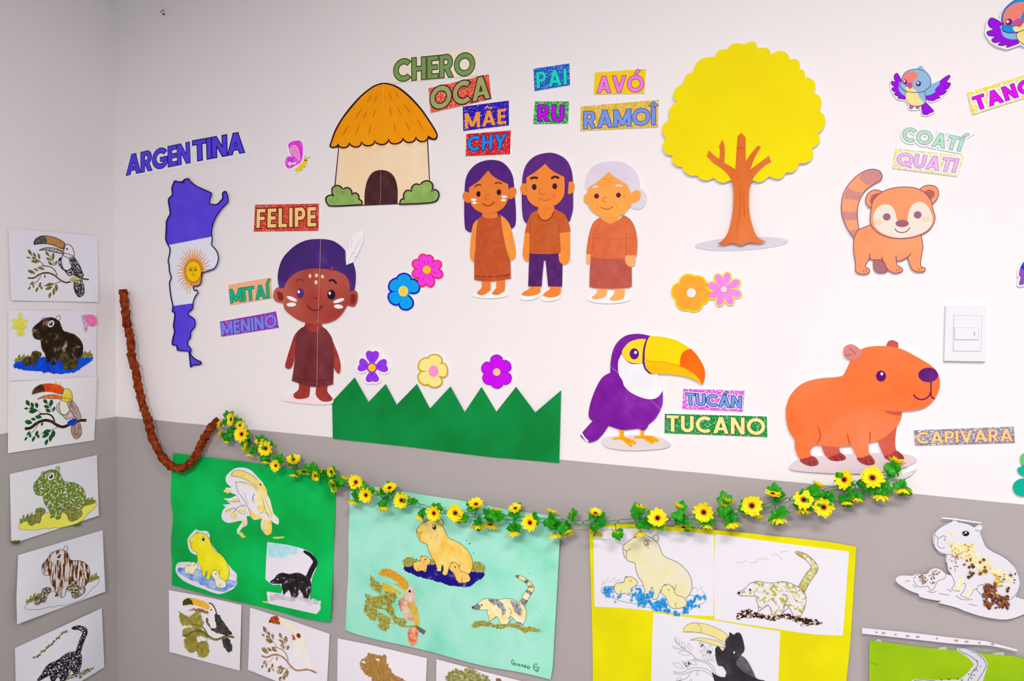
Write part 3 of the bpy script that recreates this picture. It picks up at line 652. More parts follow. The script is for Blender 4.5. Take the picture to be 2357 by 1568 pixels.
# paper flowers
def flower(cr, label, c, tips, wd, fill, edge, ew, cc, cr_, name='flower_cutout', veins=None, base_margin=0, notch=False, off=.005, ring=None, cry=None):
    s = Sheet(name, label, 'paper flower', cv([c], cr)[0], off=off, group=None)
    P = []
    for t in tips:
        d = Vector((t[0]-c[0], t[1]-c[1])); L = d.length; d.normalize(); n = Vector((-d.y, d.x)); q = []
        prof = [(0, .12), (.2, .3), (.45, .8), (.65, 1), (.82, .92), (.94, .6), (1, .12)] if not notch else [(0, .1), (.25, .3), (.5, .75), (.75, 1), (.95, .92), (1.03, .5), (.97, .06)]
        for u, k in prof: q.append((c[0]+d.x*L*u+n.x*wd*.5*k, c[1]+d.y*L*u+n.y*wd*.5*k, False))
        for u, k in prof[::-1]: q.append((c[0]+d.x*L*u-n.x*wd*.5*k, c[1]+d.y*L*u-n.y*wd*.5*k, False))
        P.append(cv(smooth(q, True, 4), cr))
    hub = ell(cr, c[0], c[1], cr_*1.6, cr_*1.6)
    s.base([grow(p, ew) for p in P]+[hub], flat(edge, .4) if not base_margin else WHITE(), edge=WHITE())
    s.part('petal_disc', [hub], flat(fill), 1)
    for k, p in enumerate(P): s.part('petal', p, mott([(.35, fill), (.7, tuple(min(255, v*1.05+3) for v in fill))], 60, 2, mrough=.5), 2+k*.2)
    if veins:
        s.strokes('petal_vein', [cv([(c[0]+(t[0]-c[0])*.38, c[1]+(t[1]-c[1])*.38), (c[0]+(t[0]-c[0])*.62, c[1]+(t[1]-c[1])*.62)], cr) for t in tips], 1.1, flat(veins), 4.4)
    if ring: s.part('center_ring', ell(cr, c[0], c[1], cr_+5, (cry or cr_)+5), flat(ring), 4.8)
    s.part('flower_center', ell(cr, c[0], c[1], cr_, cry or cr_), flat(cc), 5)
flower('K', 'hot pink eight-petal paper flower with red edge beside the blue flower', (1107, 240), [(1062, 105), (1132, 112), (1232, 178), (1245, 290), (1147, 388), (1050, 385), (982, 288), (985, 168)], 74, (250, 58, 215), (226, 30, 64), 2.6, (255, 202, 8), 36, veins=(190, 20, 160))
flower('K', 'bright blue five-petal paper flower below the hot pink one', (895, 433), [(905, 280), (1028, 368), (932, 592), (782, 525), (784, 352)], 116, (10, 150, 225), (12, 18, 186), 3.6, (255, 210, 74), 38, cry=43, ring=(246, 226, 190))
flower('K', 'violet four-petal paper flower with white border above the grass', (612, 1123), [(617, 975), (748, 1100), (616, 1250), (494, 1092)], 118, (138, 48, 216), (250, 241, 244), 4.5, (255, 206, 6), 30, veins=(96, 20, 170), base_margin=1, notch=True, ring=(240, 180, 60))
flower('K', 'cream yellow paper flower with pink centre above the grass', (1167, 1155), [(1186, 1012), (1288, 1142), (1186, 1294), (1050, 1248), (1052, 1068)], 118, (240, 220, 134), (202, 158, 22), 3.2, (247, 142, 206), 43, cry=51)
flower('K', 'magenta six-petal paper flower with peach centre above the grass', (1738, 1163), [(1735, 1010), (1855, 1085), (1858, 1248), (1742, 1306), (1625, 1250), (1608, 1108)], 104, (192, 0, 226), (150, 10, 196), 1.6, (255, 206, 132), 34)
flower('J', 'orange six-petal paper flower with yellow edge below the tree', (357, 1310), [(310, 1155), (455, 1180), (515, 1345), (400, 1465), (255, 1440), (190, 1290)], 132, (255, 162, 50), (250, 216, 4), 4, (242, 234, 237), 42)
flower('J', 'pink eight-petal paper flower with pale yellow edge below the tree', (652, 1278), [(690, 1130), (792, 1205), (804, 1328), (722, 1410), (605, 1420), (525, 1345), (506, 1236), (586, 1146)], 62, (250, 132, 226), (253, 222, 94), 3.6, (250, 226, 208), 28)
# toucan
s = Sheet('toucan_cutout', 'large paper toucan with purple body, white bib and yellow beak', 'paper bird', (1440, 890), off=.006)
body = poly('L', '412,618! 340,660 280,760 235,880 215,980 222,1030 252,1055! 395,1098! 470,1125 520,1138 600,1132 660,1125 705,1143 740,1120 755,1088! 820,1030 868,945 885,880 883,785! 700,700! 520,640! 470,600!')
head = poly('L', '410,622! 412,540 430,430 470,350 540,290 620,270 700,272 790,292! 760,400! 720,480 720,560 775,630! 840,640! 600,720! 487,640!')
tail = poly('L', '252,1053! 200,1110 150,1170 148,1200 205,1242 240,1248 300,1220 355,1160 397,1096! 340,1040!')
bib = poly('L', '512,450! 485,510 480,580 490,640 520,690 537,740 590,795 680,840 770,860 840,840 883,783! 870,700 838,632! 760,628 715,570 705,540! 600,540 545,500')
beak = poly('L', '765,292! 860,292 1000,325 1120,395 1210,490 1255,570 1265,640 1245,728! 1180,690 1090,655 960,635 790,630! 750,600 725,520 722,430 740,340')
legs = [poly('L', '487,1125! 495,1195 440,1205 440,1225 510,1225 560,1265 600,1290 612,1275 590,1255 640,1268 640,1245 590,1215 535,1195 537,1125!'), poly('L', '680,1130! 682,1185 630,1195 630,1215 700,1215 770,1255 805,1265 800,1245 845,1245 840,1220 780,1190 718,1185 722,1130!')]
gp = poly('L', '340,1250 360,1205 500,1190 700,1183 860,1205 955,1265 880,1305 600,1322 400,1298')
s.base([body, head, tail, bib, beak, gp]+legs, WHITE())
PU = lambda: mott([(.3, (112, 14, 142)), (.55, (132, 32, 160)), (.75, (148, 60, 176))], 14, 5, .65)
s.part('ground_patch', gp, mott([(.4, (232, 214, 216)), (.6, (226, 206, 206))], 10), 1)
for l in legs: s.part('leg', l, flat((255, 166, 12)), 2)
s.strokes('toe_line', LN('L', '540,1205 575,1235 600,1255', '730,1195 770,1225 800,1240'), 1, flat((230, 120, 0)), 3)
t = s.part('tail', tail, PU(), 1); s.strokes('tail_tip_band', LN('L', '152,1166 175,1205 210,1240'), 3.6, WHITE(), 2, t)
s.part('body', body, PU(), 3)
hd = s.part('head', head, PU(), 4)
s.part('bib', bib, mott([(.4, (240, 232, 238)), (.6, (246, 240, 244))], 10), 5)
s.part('eye_patch', poly('L', '738,318! 680,315 600,335 550,375 515,435 545,495 600,530 700,540! 703,450 715,380'), mott([(.3, (255, 206, 30)), (.7, (255, 218, 60))], 14), 5, hd)
bk = s.part('beak', beak, flat((255, 212, 8)), 6)
s.part('lower_bill', poly('L', '728,500! 770,515 900,525 1040,562! 1130,608 1245,728! 1180,690 1090,655 960,635 790,630! 745,590'), flat((255, 188, 4)), 7, bk)
s.strokes('bill_line', LN('L', '728,500 770,516 900,526 1040,560'), 2, flat((255, 160, 10)), 8, bk)
s.part('beak_tip', poly('L', '1138,402! 1080,425 1045,480 1040,562! 1120,600 1190,655 1245,728! 1265,650 1255,570 1200,470'), mott([(.3, (255, 92, 2)), (.7, (255, 120, 20))], 20), 8, bk)
s.strokes('bill_edge', LN('L', '750,300 722,370 709,450 711,530 730,590 775,627'), 3.4, flat((98, 26, 120)), 7)
e = s.part('eye', ell('L', 627, 450, 42, 50), flat((98, 20, 128)), 6, hd); s.part('eye_highlight', ell('L', 638, 437, 13, 14), WHITE(), 7, hd)
s.strokes('fold_crease', LN('L', '412,566 450,595 487,628', '770,866 820,910 866,952'), .8, flat((200, 150, 205)), 6)

# capybara
s = Sheet('capybara_cutout', 'large orange paper capybara with purple nose facing the light switch', 'paper capybara', (1980, 930), off=.007)
body = poly('M', '203,960 205,930 240,830 320,740 420,690 540,668 650,660 715,645 745,600 780,525 800,470 880,410 960,385 1060,378 1180,388 1280,420 1400,485 1500,545 1560,600 1590,670 1590,760 1550,850 1480,920 1390,955 1250,968! 1245,1030 1200,1110 1100,1200 1035,1233! 950,1255! 955,1340 1000,1400 1005,1435 960,1453 900,1440 850,1390 820,1330 795,1280! 640,1290 470,1270! 430,1310 430,1360 480,1400 495,1440 440,1462 370,1440 310,1370 285,1290 280,1225 230,1140 205,1040')
fh = poly('M', '525,1275! 545,1340 590,1400 650,1418 730,1408 743,1380 700,1345 675,1275!'); ff = poly('M', '1030,1225! 1060,1310 1100,1390 1170,1418 1260,1405 1265,1375 1205,1325 1190,1240 1206,1095! 1120,1170')
eL = poly('M', '805,512! 745,480 722,435 735,385 790,363 850,390 885,430 870,480'); eR = poly('M', '1106,382! 1130,335 1170,327 1215,350 1216,402!')
gp = poly('M', '245,1490 300,1410 450,1380 900,1350 1250,1350 1385,1395 1340,1450 1200,1495 900,1530 500,1522')
s.base([body, fh, ff, eL, eR, gp], WHITE())
OR = lambda: mott([(.25, (246, 106, 40)), (.5, (250, 122, 66)), (.75, (252, 140, 96))], 5, 4, .55)
DO = lambda: mott([(.3, (212, 88, 72)), (.7, (222, 100, 84))], 30, 3)
PW = lambda: mott([(.3, (164, 60, 58)), (.7, (182, 74, 70))], 40, 4)
s.part('ground_patch', gp, flat((236, 208, 214)), 1)
for l, p in ((fh, '590,1385 650,1362 700,1345 743,1380 735,1405 670,1418 610,1408'), (ff, '1092,1378 1150,1355 1205,1325 1265,1375 1255,1408 1180,1420 1120,1405')):
    o = s.part('far_leg', l, DO(), 2); s.part('paw', poly('M', p), PW(), 3, o)
s.part('ear', eR, flat((208, 86, 82)), 2)
bd = s.part('body', body, OR(), 4)
s.part('chin_shade', poly('M', '1083,958! 1150,968 1250,968! 1248,1006! 1150,995'), flat((214, 88, 66)), 5, bd)  # shade under the chin, drawn in as a darker colour
for p in ('328,1408 400,1385 455,1375 495,1420 490,1450 440,1463 380,1450', '843,1390 900,1385 960,1365 1005,1420 995,1447 940,1454 880,1432'): s.part('paw', poly('M', p), PW(), 5, bd)
s.strokes('toe_line', LN('M', '405,1425 420,1440 428,1460', '440,1418 458,1432 464,1450', '915,1410 930,1430 932,1452', '960,1400 978,1420 982,1446', '640,1382 655,1395 660,1415', '690,1375 710,1390 714,1408', '1175,1375 1195,1392 1198,1410', '1225,1365 1242,1382 1245,1400'), 1.6, flat((120, 30, 34)), 6)
e = s.part('ear', eL, flat((224, 134, 128)), 5); s.strokes('ear_line', LN('M', '775,398 810,425 830,455', '735,462 775,458 800,464'), 1.2, flat((160, 60, 60)), 6, e)
s.strokes('leg_line', LN('M', '490,1095 513,1170 505,1225 475,1268', '755,1165 770,1230 785,1278', '965,1145 963,1200 958,1250'), 2.4, flat((206, 76, 30)), 6, bd, taper=True)
s.part('eye', ell('M', 1062, 650, 45, 49), flat((98, 16, 112)), 6); s.part('eye_highlight', ell('M', 1069, 630, 12, 14), WHITE(), 7)
s.part('nose', ell('M', 1488, 640, 89, 65, 0), mott([(.3, (88, 16, 108)), (.7, (112, 40, 132))], 60, 4), 6)
s.strokes('mouth', LN('M', '1357,817 1375,842 1420,862 1475,848 1510,795 1513,700', '1510,795 1520,838 1548,856'), 3, flat((124, 20, 84)), 6)

# coati
s = Sheet('coati_cutout', 'paper coati with striped tail and cream face below the pink-lettered card', 'paper coati', (2050, 520), off=.006)
tail = poly('F', '262,1140! 190,1030 150,920 145,820 165,720 220,630 300,555 380,515 440,508 490,525 512,570 495,610 440,640 370,690 325,750 295,830 288,920 302,1050!')
eL = poly('F', '525,715! 450,693 385,725 362,790 385,840 425,862!'); eR = poly('F', '850,690! 890,660 950,652 1000,670 1022,720 1005,780 962,822!')
body = poly('F', '300,1052 405,1010! 600,1060! 860,1095! 880,1200 865,1300 860,1380 900,1400 890,1430 830,1435 780,1410 755,1350 740,1300! 690,1330 645,1335! 645,1370 690,1400 690,1430 620,1445 560,1410 530,1350 510,1325! 430,1325 400,1310! 360,1380 395,1410 390,1445 330,1455 275,1430 270,1350 255,1250 258,1130 280,1080')
far = poly('F', '435,1318! 435,1400 470,1440 540,1440 562,1413! 520,1330!')
head = poly('F', '415,850 430,790 480,735 560,690 680,668 800,675 890,715 950,790 970,870 988,930 980,990 930,1060 830,1110 720,1132 600,1128 500,1095 430,1040 403,970')
s.base([tail, eL, eR, body, far, head], flat((140, 74, 104)), margin=.9, edge=WHITE())
CO = lambda: mott([(.3, (252, 150, 100)), (.7, (252, 162, 114))], 14, 3)
INK = flat((146, 78, 106))
def inked(name, p, mat, lv, w=1.8, parent=None):
    o = s.part(name, p, mat, lv, parent); s.strokes('outline', [p], w, INK, lv+.4, o, closed=True); return o
t = inked('tail', tail, flat((252, 164, 118)), 1)
for b_ in ('303,592! 345,625 380,652! 440,640 495,610 512,570 490,525 440,508 375,517 332,545', '195,675! 260,705 325,715! 295,795! 230,780 165,778!', '148,890! 220,892 288,885! 292,968! 225,965 165,972!', '218,1065! 260,1055 297,1045! 302,1055! 262,1135!'):
    s.part('tail_band', poly('F', b_), mott([(.3, (214, 138, 132)), (.7, (220, 148, 142))], 40), 1.2, t)
s.part('far_leg', far, flat((180, 112, 118)), 1)
inked('body', body, CO(), 2)
for e, i in ((eL, '408,770 430,735 490,722! 428,832! 402,805'), (eR, '888,712! 940,690 985,720 975,760 945,785!')):
    o = inked('ear', e, CO(), 3); s.part('inner_ear', poly('F', i), flat((190, 106, 98)), 3.2, o)
hd = inked('head', head, CO(), 4)
s.part('face_mask', poly('F', '430,960 440,900 480,845 545,825 600,845 630,900 645,968! 740,972! 750,900 780,835 840,803 900,820 945,880 965,950 950,1020 880,1080 760,1120 640,1125 520,1090 450,1030'), flat((248, 228, 212)), 5, hd)
for x, y in ((553, 938), (832, 920)): s.part('eye', ell('F', x, y, 35, 33), flat((164, 104, 132)), 6, hd)
for x, y in ((480, 985), (908, 957)): s.part('cheek', ell('F', x, y, 36, 22), flat((252, 214, 176)), 6, hd)
s.part('nose', ell('F', 692, 997, 60, 33), flat((166, 100, 122)), 6, hd)
s.strokes('mouth', LN('F', '625,1043 650,1070 692,1079 737,1066 763,1033'), 2, flat((160, 70, 84)), 6, hd)
s.strokes('leg_line', LN('F', '400,1270 398,1312', '510,1298 518,1340', '637,1290 640,1335', '772,1270 740,1302'), 2, INK, 4)
s.strokes('toe_line', LN('F', '338,1420 350,1438', '362,1412 374,1430', '638,1410 650,1428', '660,1404 672,1420', '838,1402 848,1420', '862,1396 872,1412'), 1.2, flat((180, 70, 70)), 4)

# birds
BIRD = {'left_wing': '905,970! 880,910 850,870 820,890 815,930 830,970 785,965 785,1000 820,1035 790,1045 800,1080 850,1100 815,1110 840,1135 870,1145 860,1165 910,1175 945,1180! 957,1105! 905,1040',
        'right_wing': '1165,1090! 1240,1030 1350,970 1400,930 1465,893 1477,915 1440,975 1485,990 1455,1050 1400,1075 1440,1080 1400,1120 1330,1140 1365,1155 1310,1180 1280,1195 1220,1190 1165,1150',
        'tail': '1138,1240! 1190,1215! 1280,1310 1270,1330 1230,1345 1215,1360 1160,1355 1145,1310', 'body': '958,1090! 1095,1085! 1170,1070! 1188,1140 1190,1215 1140,1252 1060,1260 990,1232 955,1170 950,1120',
        'crest': '1080,830! 1110,790 1150,785 1150,810! 1175,825 1165,850!', 'head': '905,970 910,920 950,860 1010,830 1080,822 1170,840 1230,900 1250,960 1245,1020 1180,1075 1120,1095 1000,1092 920,1062 885,1010'}
def hull(p):
    p = sorted(set(p)); h = []
    for seq in (p, p[::-1]):
        c = []
        for q in seq:
            while len(c) > 1 and (c[-1][0]-c[-2][0])*(q[1]-c[-2][1])-(c[-1][1]-c[-2][1])*(q[0]-c[-2][0]) <= 0: c.pop()
            c.append(q)
        h += c[:-1]
    return h
def bird(label, at, f, off, w=1.5, colors=(152, 192, 224)):
    s = Sheet('bird_cutout', label, 'paper bird', at, off=off)
    g = lambda t: [f(p) for p in smooth(toks(t), True, 5)]
    sh = {k: g(v) for k, v in BIRD.items()}
    el = lambda x, y, a, b_: [f((x+a*math.cos(q), y+b_*math.sin(q))) for q in [2*PI*k/20 for k in range(20)]]
    feet = [el(1018, 1268, 20, 25), el(1092, 1264, 20, 25)]
    s.base([sh[k] for k in ('head', 'body')]+[hull(sh[k]) for k in ('left_wing', 'right_wing', 'tail', 'crest')]+[hull(feet[0]+feet[1])], WHITE(), margin=2.6*w)
    ink = flat((112, 34, 124)); vio = lambda: mott([(.3, (152, 0, 220)), (.7, (168, 20, 232))], 200, 3)
    bl = flat(colors); bl2 = flat((140, 190, 226))
    def p(n, q, mt, lv, parent=None):
        o = s.part(n, q, mt, lv, parent); s.strokes('outline', [q], w, ink, lv+.4, o, closed=True); return o
    for q in feet: p('foot', q, flat((196, 116, 176)), 1)
    for n in ('left_wing', 'right_wing', 'tail'):
        o = p(n if n == 'tail' else 'wing', sh[n], vio(), 1)
        if n == 'left_wing': s.part('wing_covert', g('880,970 905,985 885,1030 960,1090! 950,1140 900,1110 870,1060 875,1000'), bl2, 1.6, o)
        if n == 'right_wing': s.part('wing_covert', g('1165,1085! 1240,1015 1340,968 1355,1000 1300,1060 1300,1095 1230,1130 1170,1135!'), bl2, 1.6, o)
    b_ = p('body', sh['body'], bl, 2)
    s.part('belly', g('960,1095! 1093,1095! 1110,1150 1165,1212! 1135,1248 1060,1257 990,1230 955,1170 951,1120'), flat((253, 230, 148)), 2.6, b_)
    s.part('crest', sh['crest'], bl, 3)
    hd = p('head', sh['head'], bl, 3.5)
    s.part('forehead', g('908,978! 925,910 970,860 1040,848 1090,870 1098,905 1060,950 1030,985! 960,1005'), flat((255, 134, 120)), 4.2, hd)
    s.part('throat', g('950,1030! 1035,1040! 1092,1093! 1030,1092 960,1080'), flat((253, 230, 148)), 4.2, hd)
    for x, y, a, c in ((945, 972, 24, 29), (1104, 993, 30, 33)):
        s.part('eye', el(x, y, a, c), flat((128, 26, 112)), 5, hd); s.part('eye_highlight', el(x-6, y-8, a*.45, c*.42), WHITE(), 5.4, hd)
    s.part('mouth', g('975,1018! 1034,1018! 1015,1050 990,1052'), flat((230, 80, 90)), 4.6, hd)
    s.part('beak', g('945,1003 975,983 1015,982 1038,1008 1018,1022 960,1022'), flat((188, 94, 172)), 5, hd)
f1 = lambda p: (1900+p[0]/5.1575, p[1]/5.1575)
bird('small paper bird flying with spread purple wings above the pale green cut-out letters', f1((1110, 1050)), f1, .004, 1.3)
af = affine([(945, 972), (995, 1000), (845, 872), (910, 1180), (1040, 848), (980, 1095)], [f1(q) for q in ((2172, 252), (2272, 255), (1948, 225), (2215, 530), (2225, 32), (2290, 400))])
bird('larger paper bird cut off by the upper right corner of the frame', f1((2250, 250)), af, .008, 1.8, (20, 150, 226))
s = Sheet('bird_cutout', 'sliver of a blue and purple paper bird halfway down the right frame edge', 'paper bird', (2352, 630), off=.006)
pp = poly('ZB', '292,268 300,250! 345,240! 350,300! 325,318 312,346 288,348 296,312 288,300'); pb = poly('ZB', '298,262 306,240 322,222 350,205! 360,260! 340,280! 312,270')
s.base([pp, pb], WHITE(), margin=4); s.part('tail', pp, flat((150, 80, 184)), 1); s.part('wing', pb, mott([(.4, (24, 84, 224)), (.6, (60, 40, 210))], 120), 2)

# green leafy shape cut by the frame
s = Sheet('leaf_cutout', 'round green and teal paper leaves at the right edge below the silver card', 'paper leaf', (2352, 1095), off=.006)
l1 = ell('ZB', 330, 1250, 37, 36); l2 = poly('ZB', '280,1302 292,1290 308,1294 345,1312! 345,1340! 312,1338 288,1324'); l3 = ell('ZB', 310, 1396, 54, 47)
s.base([l1, l2, l3, poly('ZB', '300,1280! 345,1270! 350,1400! 320,1380!')], flat((0, 176, 146)), edge=WHITE())
s.part('leaf', l1, flat((98, 206, 96)), 2); s.part('leaf', l2, flat((0, 184, 148)), 1); s.part('leaf', l3, flat((0, 178, 150)), 1)

# paper grass
gb = lambda x, y: .002*math.sin(x*26+1)*math.sin(y*18+.5)+.0025*max(0, abs(x)/.31-.6)
s = Sheet('paper_grass', 'long green paper strip cut into seven grass points', 'paper grass', (1030, 980), off=.003, bow=gb)
gr = poly('K', '252,1430! 455,1212! 580,1435! 735,1272! 835,1458! 1018,1270! 1135,1492! 1320,1293! 1448,1525! 1600,1297! 1735,1520! 1912,1297! 2085,1528! 2318,1328! 2310,1660! 2301,1983! 2060,1962 1800,1938 1700,1930 1300,1885 1000,1843 700,1812 259,1762!')
s.base([gr], mott([(.35, (0, 136, 66)), (.65, (0, 120, 52))], 6, 2, mrough=.5), thick=.0005)

# light switch
s = Sheet('light_switch', 'white wall light switch with a single rocker above the orange capybara', 'light switch', (2215, 770), off=.010)
SWM = mott([(0, (244, 234, 238)), (1, (246, 236, 240))], 4, mrough=.3)
plate = poly('M', '1648,22! 2008,28! 2000,518! 1634,512!')
s.base([plate], SWM)
bm = bmesh.new(); bm.from_mesh(s.root.data)
for v in bm.verts:
    if v.co.z < .001: v.co.x *= 1.04; v.co.y *= 1.03
bm.to_mesh(s.root.data); bm.free()
GAP = flat((214, 203, 208))
fr = s.part('module_frame', poly('M', '1716,100! 1976,104! 1964,430! 1710,428!'), GAP, 1)
mo = s.base([poly('M', '1722,106! 1971,109! 1959,425! 1717,422!')], SWM, thick=.001, name='switch_module', parent=s.root, lift=.0012)
ro = s.base([poly('M', '1731,214! 1941,216! 1939,321! 1729,320!')], SWM, thick=.002, name='rocker', parent=s.root, lift=.0034)
s.part('rocker_gap', poly('M', '1725,209! 1946,211! 1944,326! 1723,326!'), GAP, 4.4)
s.part('indicator', ell('M', 1905, 268, 6, 20), flat((190, 178, 186)), 11, ro)

# wall plug near the ceiling
s = Sheet('wall_plug', 'small white plastic plug with a dark hole high near the corner', 'wall plug', (371, 28), off=.006)
s.base([ell('A', 1452, 108, 25, 27)], WHITE()); s.part('socket', ell('A', 1452, 108, 13, 14), flat((170, 160, 158)), 1)
k = s.base([ell('A', 1473, 126, 8, 8)], flat((40, 34, 34)), name='screw', parent=s.root, lift=.002, thick=.002)
k = s.base([ell('A', 1466, 96, 8, 9)], flat((150, 138, 134)), name='screw', parent=s.root, lift=.002, thick=.002)
# ------------------------------------------------------------------ children's pictures: three colouring pages, coloured differently each time
def mp_(f, t, n=4, closed=True): return [f(p) for p in smooth(toks(t), closed, n)]
CAPY = {'body': '610,660 625,620 680,575 780,505 850,482 905,475 980,485 1050,520 1120,575 1160,640 1190,720 1230,785 1330,835 1430,880 1520,950 1590,1030 1635,1120 1652,1220 1640,1310 1605,1375 1560,1420! 1480,1400 1400,1360 1240,1320! 1185,1290! 1160,1350 1125,1430 1060,1430 1035,1400 1060,1350 1065,1280 1045,1255 1025,1330 1010,1365 940,1360 925,1335 945,1320 930,1260 900,1180 850,1105 820,1030 805,960 795,895! 760,880 700,860 650,815 625,760 612,700',
        'pup1': '640,1120 700,1098 760,1110 820,1155 830,1200 790,1240 750,1265 745,1300 715,1370 690,1370 640,1345 590,1360 540,1360 500,1330 478,1270 500,1210 560,1188 630,1180',
        'pup2': '1200,1265 1240,1215 1310,1215 1370,1265 1390,1330 1420,1370 1500,1395 1550,1430 1575,1490 1560,1535 1515,1558 1445,1573 1355,1568 1300,1520 1285,1468 1255,1398 1188,1335',
        'pond': '285,1305 330,1250 480,1240 920,1235 1200,1280 1620,1375 1845,1398 1862,1443 1810,1498 1695,1543 1635,1588 1555,1633 1415,1643 1195,1618 1085,1598 1010,1558 900,1550 830,1510 700,1490 545,1450 430,1400 330,1360',
        'ear': '1050,522! 1085,475 1125,468 1148,520 1120,577!', 'ear2': '775,512! 785,470 820,460 852,484!'}
GR1 = '300,1228! 325,1150! 345,1205! 400,1100! 415,1190! 490,1105! 500,1185! 570,1130! 580,1185! 640,1160! 700,1240! 480,1250! 330,1252!'
GR2 = '1640,1290! 1715,1250! 1725,1315! 1795,1250! 1810,1325! 1870,1360! 1840,1395! 1600,1375!'
def capy(s, par, f, st, iw=1.0, ink=(70, 56, 84), lv=1):
    I = flat(ink); fz = st.get('fuzz', 0)
    g = lambda t: fuzz(mp_(f, t), fz) if fz else mp_(f, t)
    if st.get('pond'): s.part('pond', g(CAPY['pond']), st['pond'], lv, par)
    s.strokes('pond_ink', [mp_(f, CAPY['pond'])], iw*.8, I, lv+.3, par, closed=True) if st.get('pond_ink', 1) else None
    for t in (GR1, GR2):
        if st.get('grass'): s.part('grass_tuft', [fuzz(mp_(f, t), max(fz, 1.2))], st['grass'], lv+.6, par)
        else: s.strokes('grass_ink', mp_(f, t, 1), iw*.6, I, lv+.6, par)
    if st.get('cap'): 
        for e in ('ear', 'ear2'): s.part('ear', mp_(f, CAPY[e]), st['ear'] if st.get('ear') else st['cap'], lv+1, par)
        b_ = s.part('capybara', g(CAPY['body']), st['cap'], lv+1.4, par)
    pm = st.get('pup', st.get('cap'))
    for k in ('pup1', 'pup2'):
        if pm: s.part('capybara_pup', g(CAPY[k]), pm, lv+2, par)
    if st.get('ink', 1):
        s.strokes('ink_lines', [mp_(f, CAPY[k])+[mp_(f, CAPY[k])[0]] for k in ('pup1', 'pup2', 'ear', 'ear2')] +
            [mp_(f, t, 4, False) for t in (CAPY['body'].split(' 1480,1400')[0], '1185,1290! '+CAPY['body'].split('1185,1290! ')[1]+' 610,660', '580,1300 578,1335 590,1358', '690,1320 700,1350 690,1368', '640,1120 655,1098 685,1098', '1230,1235 1255,1215 1270,1235', '1420,1480 1400,1520 1420,1560','610,660 635,690 665,705 700,695 730,668', '665,705 668,750 670,790 655,820', '1345,1245 1370,1270 1400,1290 1405,1210', '925,560 970,550 1020,565', '980,665 1010,662')], iw, I, lv+2.6, par)
    if st.get('eye', 1):
        el = lambda x, y, r: [f((x+r*math.cos(q), y+r*math.sin(q))) for q in [2*PI*k/16 for k in range(16)]]
        for x, y in ((730, 1158), (1300, 1295)): s.part('eye', el(x, y, 13), flat(st.get('eyecol', (40, 30, 34))), lv+3, par)
        if st.get('eyering'): s.part('eye_patch', el(968, 605, 68), st['eyering'], lv+2.8, par)
        s.part('eye', el(968, 605, 38), flat(st.get('eyecol', (40, 30, 34))), lv+3, par); s.part('eye_highlight', el(958, 590, 13), WHITE(), lv+3.4, par)
def spiky(p, amp, step=3.4):
    """a clump with small pointed leaves sticking out all round"""
    out = [p]
    for (x, y) in resample(p, step):
        a = random.uniform(0, 2*PI); L = amp*random.uniform(.8, 1.7); c, s_ = math.cos(a)*L, math.sin(a)*L
        out.append([(x-c, y-s_), (x-s_*.35, y+c*.35), (x+c, y+s_), (x+s_*.35, y-c*.35)])
    return out
FOL = ('410,520 440,560 490,590 515,625 505,680 465,665 415,615', '355,700 430,730 520,712 600,735 640,690 645,745 600,795 540,805 460,825 380,805 345,880 355,800 370,750', '560,635 590,670 640,650 655,735 605,780 555,720', '590,785 630,860 655,925 745,955 740,1000 665,990 615,920 575,850', '468,900 540,908 595,950 580,1030 545,1058 490,1025 500,975', '355,830 440,835 462,900 440,955 405,940 375,900')
FOL2 = ('238,888 330,935 420,868 440,920 465,990 440,1030 330,1002 258,1002', '285,1050 400,1030 480,1075 520,1125 430,1110 340,1145 268,1095', '288,1150 380,1130 412,1235 352,1280 300,1235', '418,1195 500,1178 518,1290 452,1330 408,1265')
TOU = {'beak': '342,187! 345,155 375,120 430,102 500,105 570,125 620,150 652,182 645,235! 600,222 540,195 450,177', 'tip': '342,187! 345,155 375,120 430,102 462,138 464,179! 400,178', 'bill': '392,246! 450,222 540,222 600,240 640,262 640,280! 615,278 540,262 450,242',
       'head': '640,200 655,190 690,186 725,218 742,270 744,320! 700,330! 640,300! 625,270! 640,240', 'breast': '640,270! 735,300! 715,420 680,450 640,435 615,375 620,318', 'wing': '695,330 715,312 745,320 790,380 820,450 835,502 800,525 745,440 705,375',
       'wing2': '618,318! 595,330 588,370 606,410 640,445! 616,370', 'belly': '640,435! 690,498 735,490 800,520! 745,440! 715,420! 680,448', 'tail': '745,555! 742,620 768,690 800,712 842,680 842,610 822,545!'}
LEAF = [(300, 265, 70, 60), (345, 292, 60, 62), (390, 305, 65, 72), (288, 320, 45, 12), (340, 325, 50, -10), (355, 357, 90, 3), (475, 280, 65, 52), (533, 305, 75, 95), (490, 335, 65, 25), (505, 377, 65, 38), (562, 372, 55, 105), (412, 426, 75, 18), (362, 440, 55, 25), (315, 462, 85, 25), (450, 505, 40, 95), (318, 575, 50, 130), (295, 625, 45, 120), (335, 600, 50, 80), (400, 590, 60, 110), (370, 640, 60, 115), (415, 620, 50, 70), (500, 588, 85, -8), (490, 625, 80, -20), (565, 620, 80, 85), (540, 660, 75, 95), (500, 695, 65, 105)]
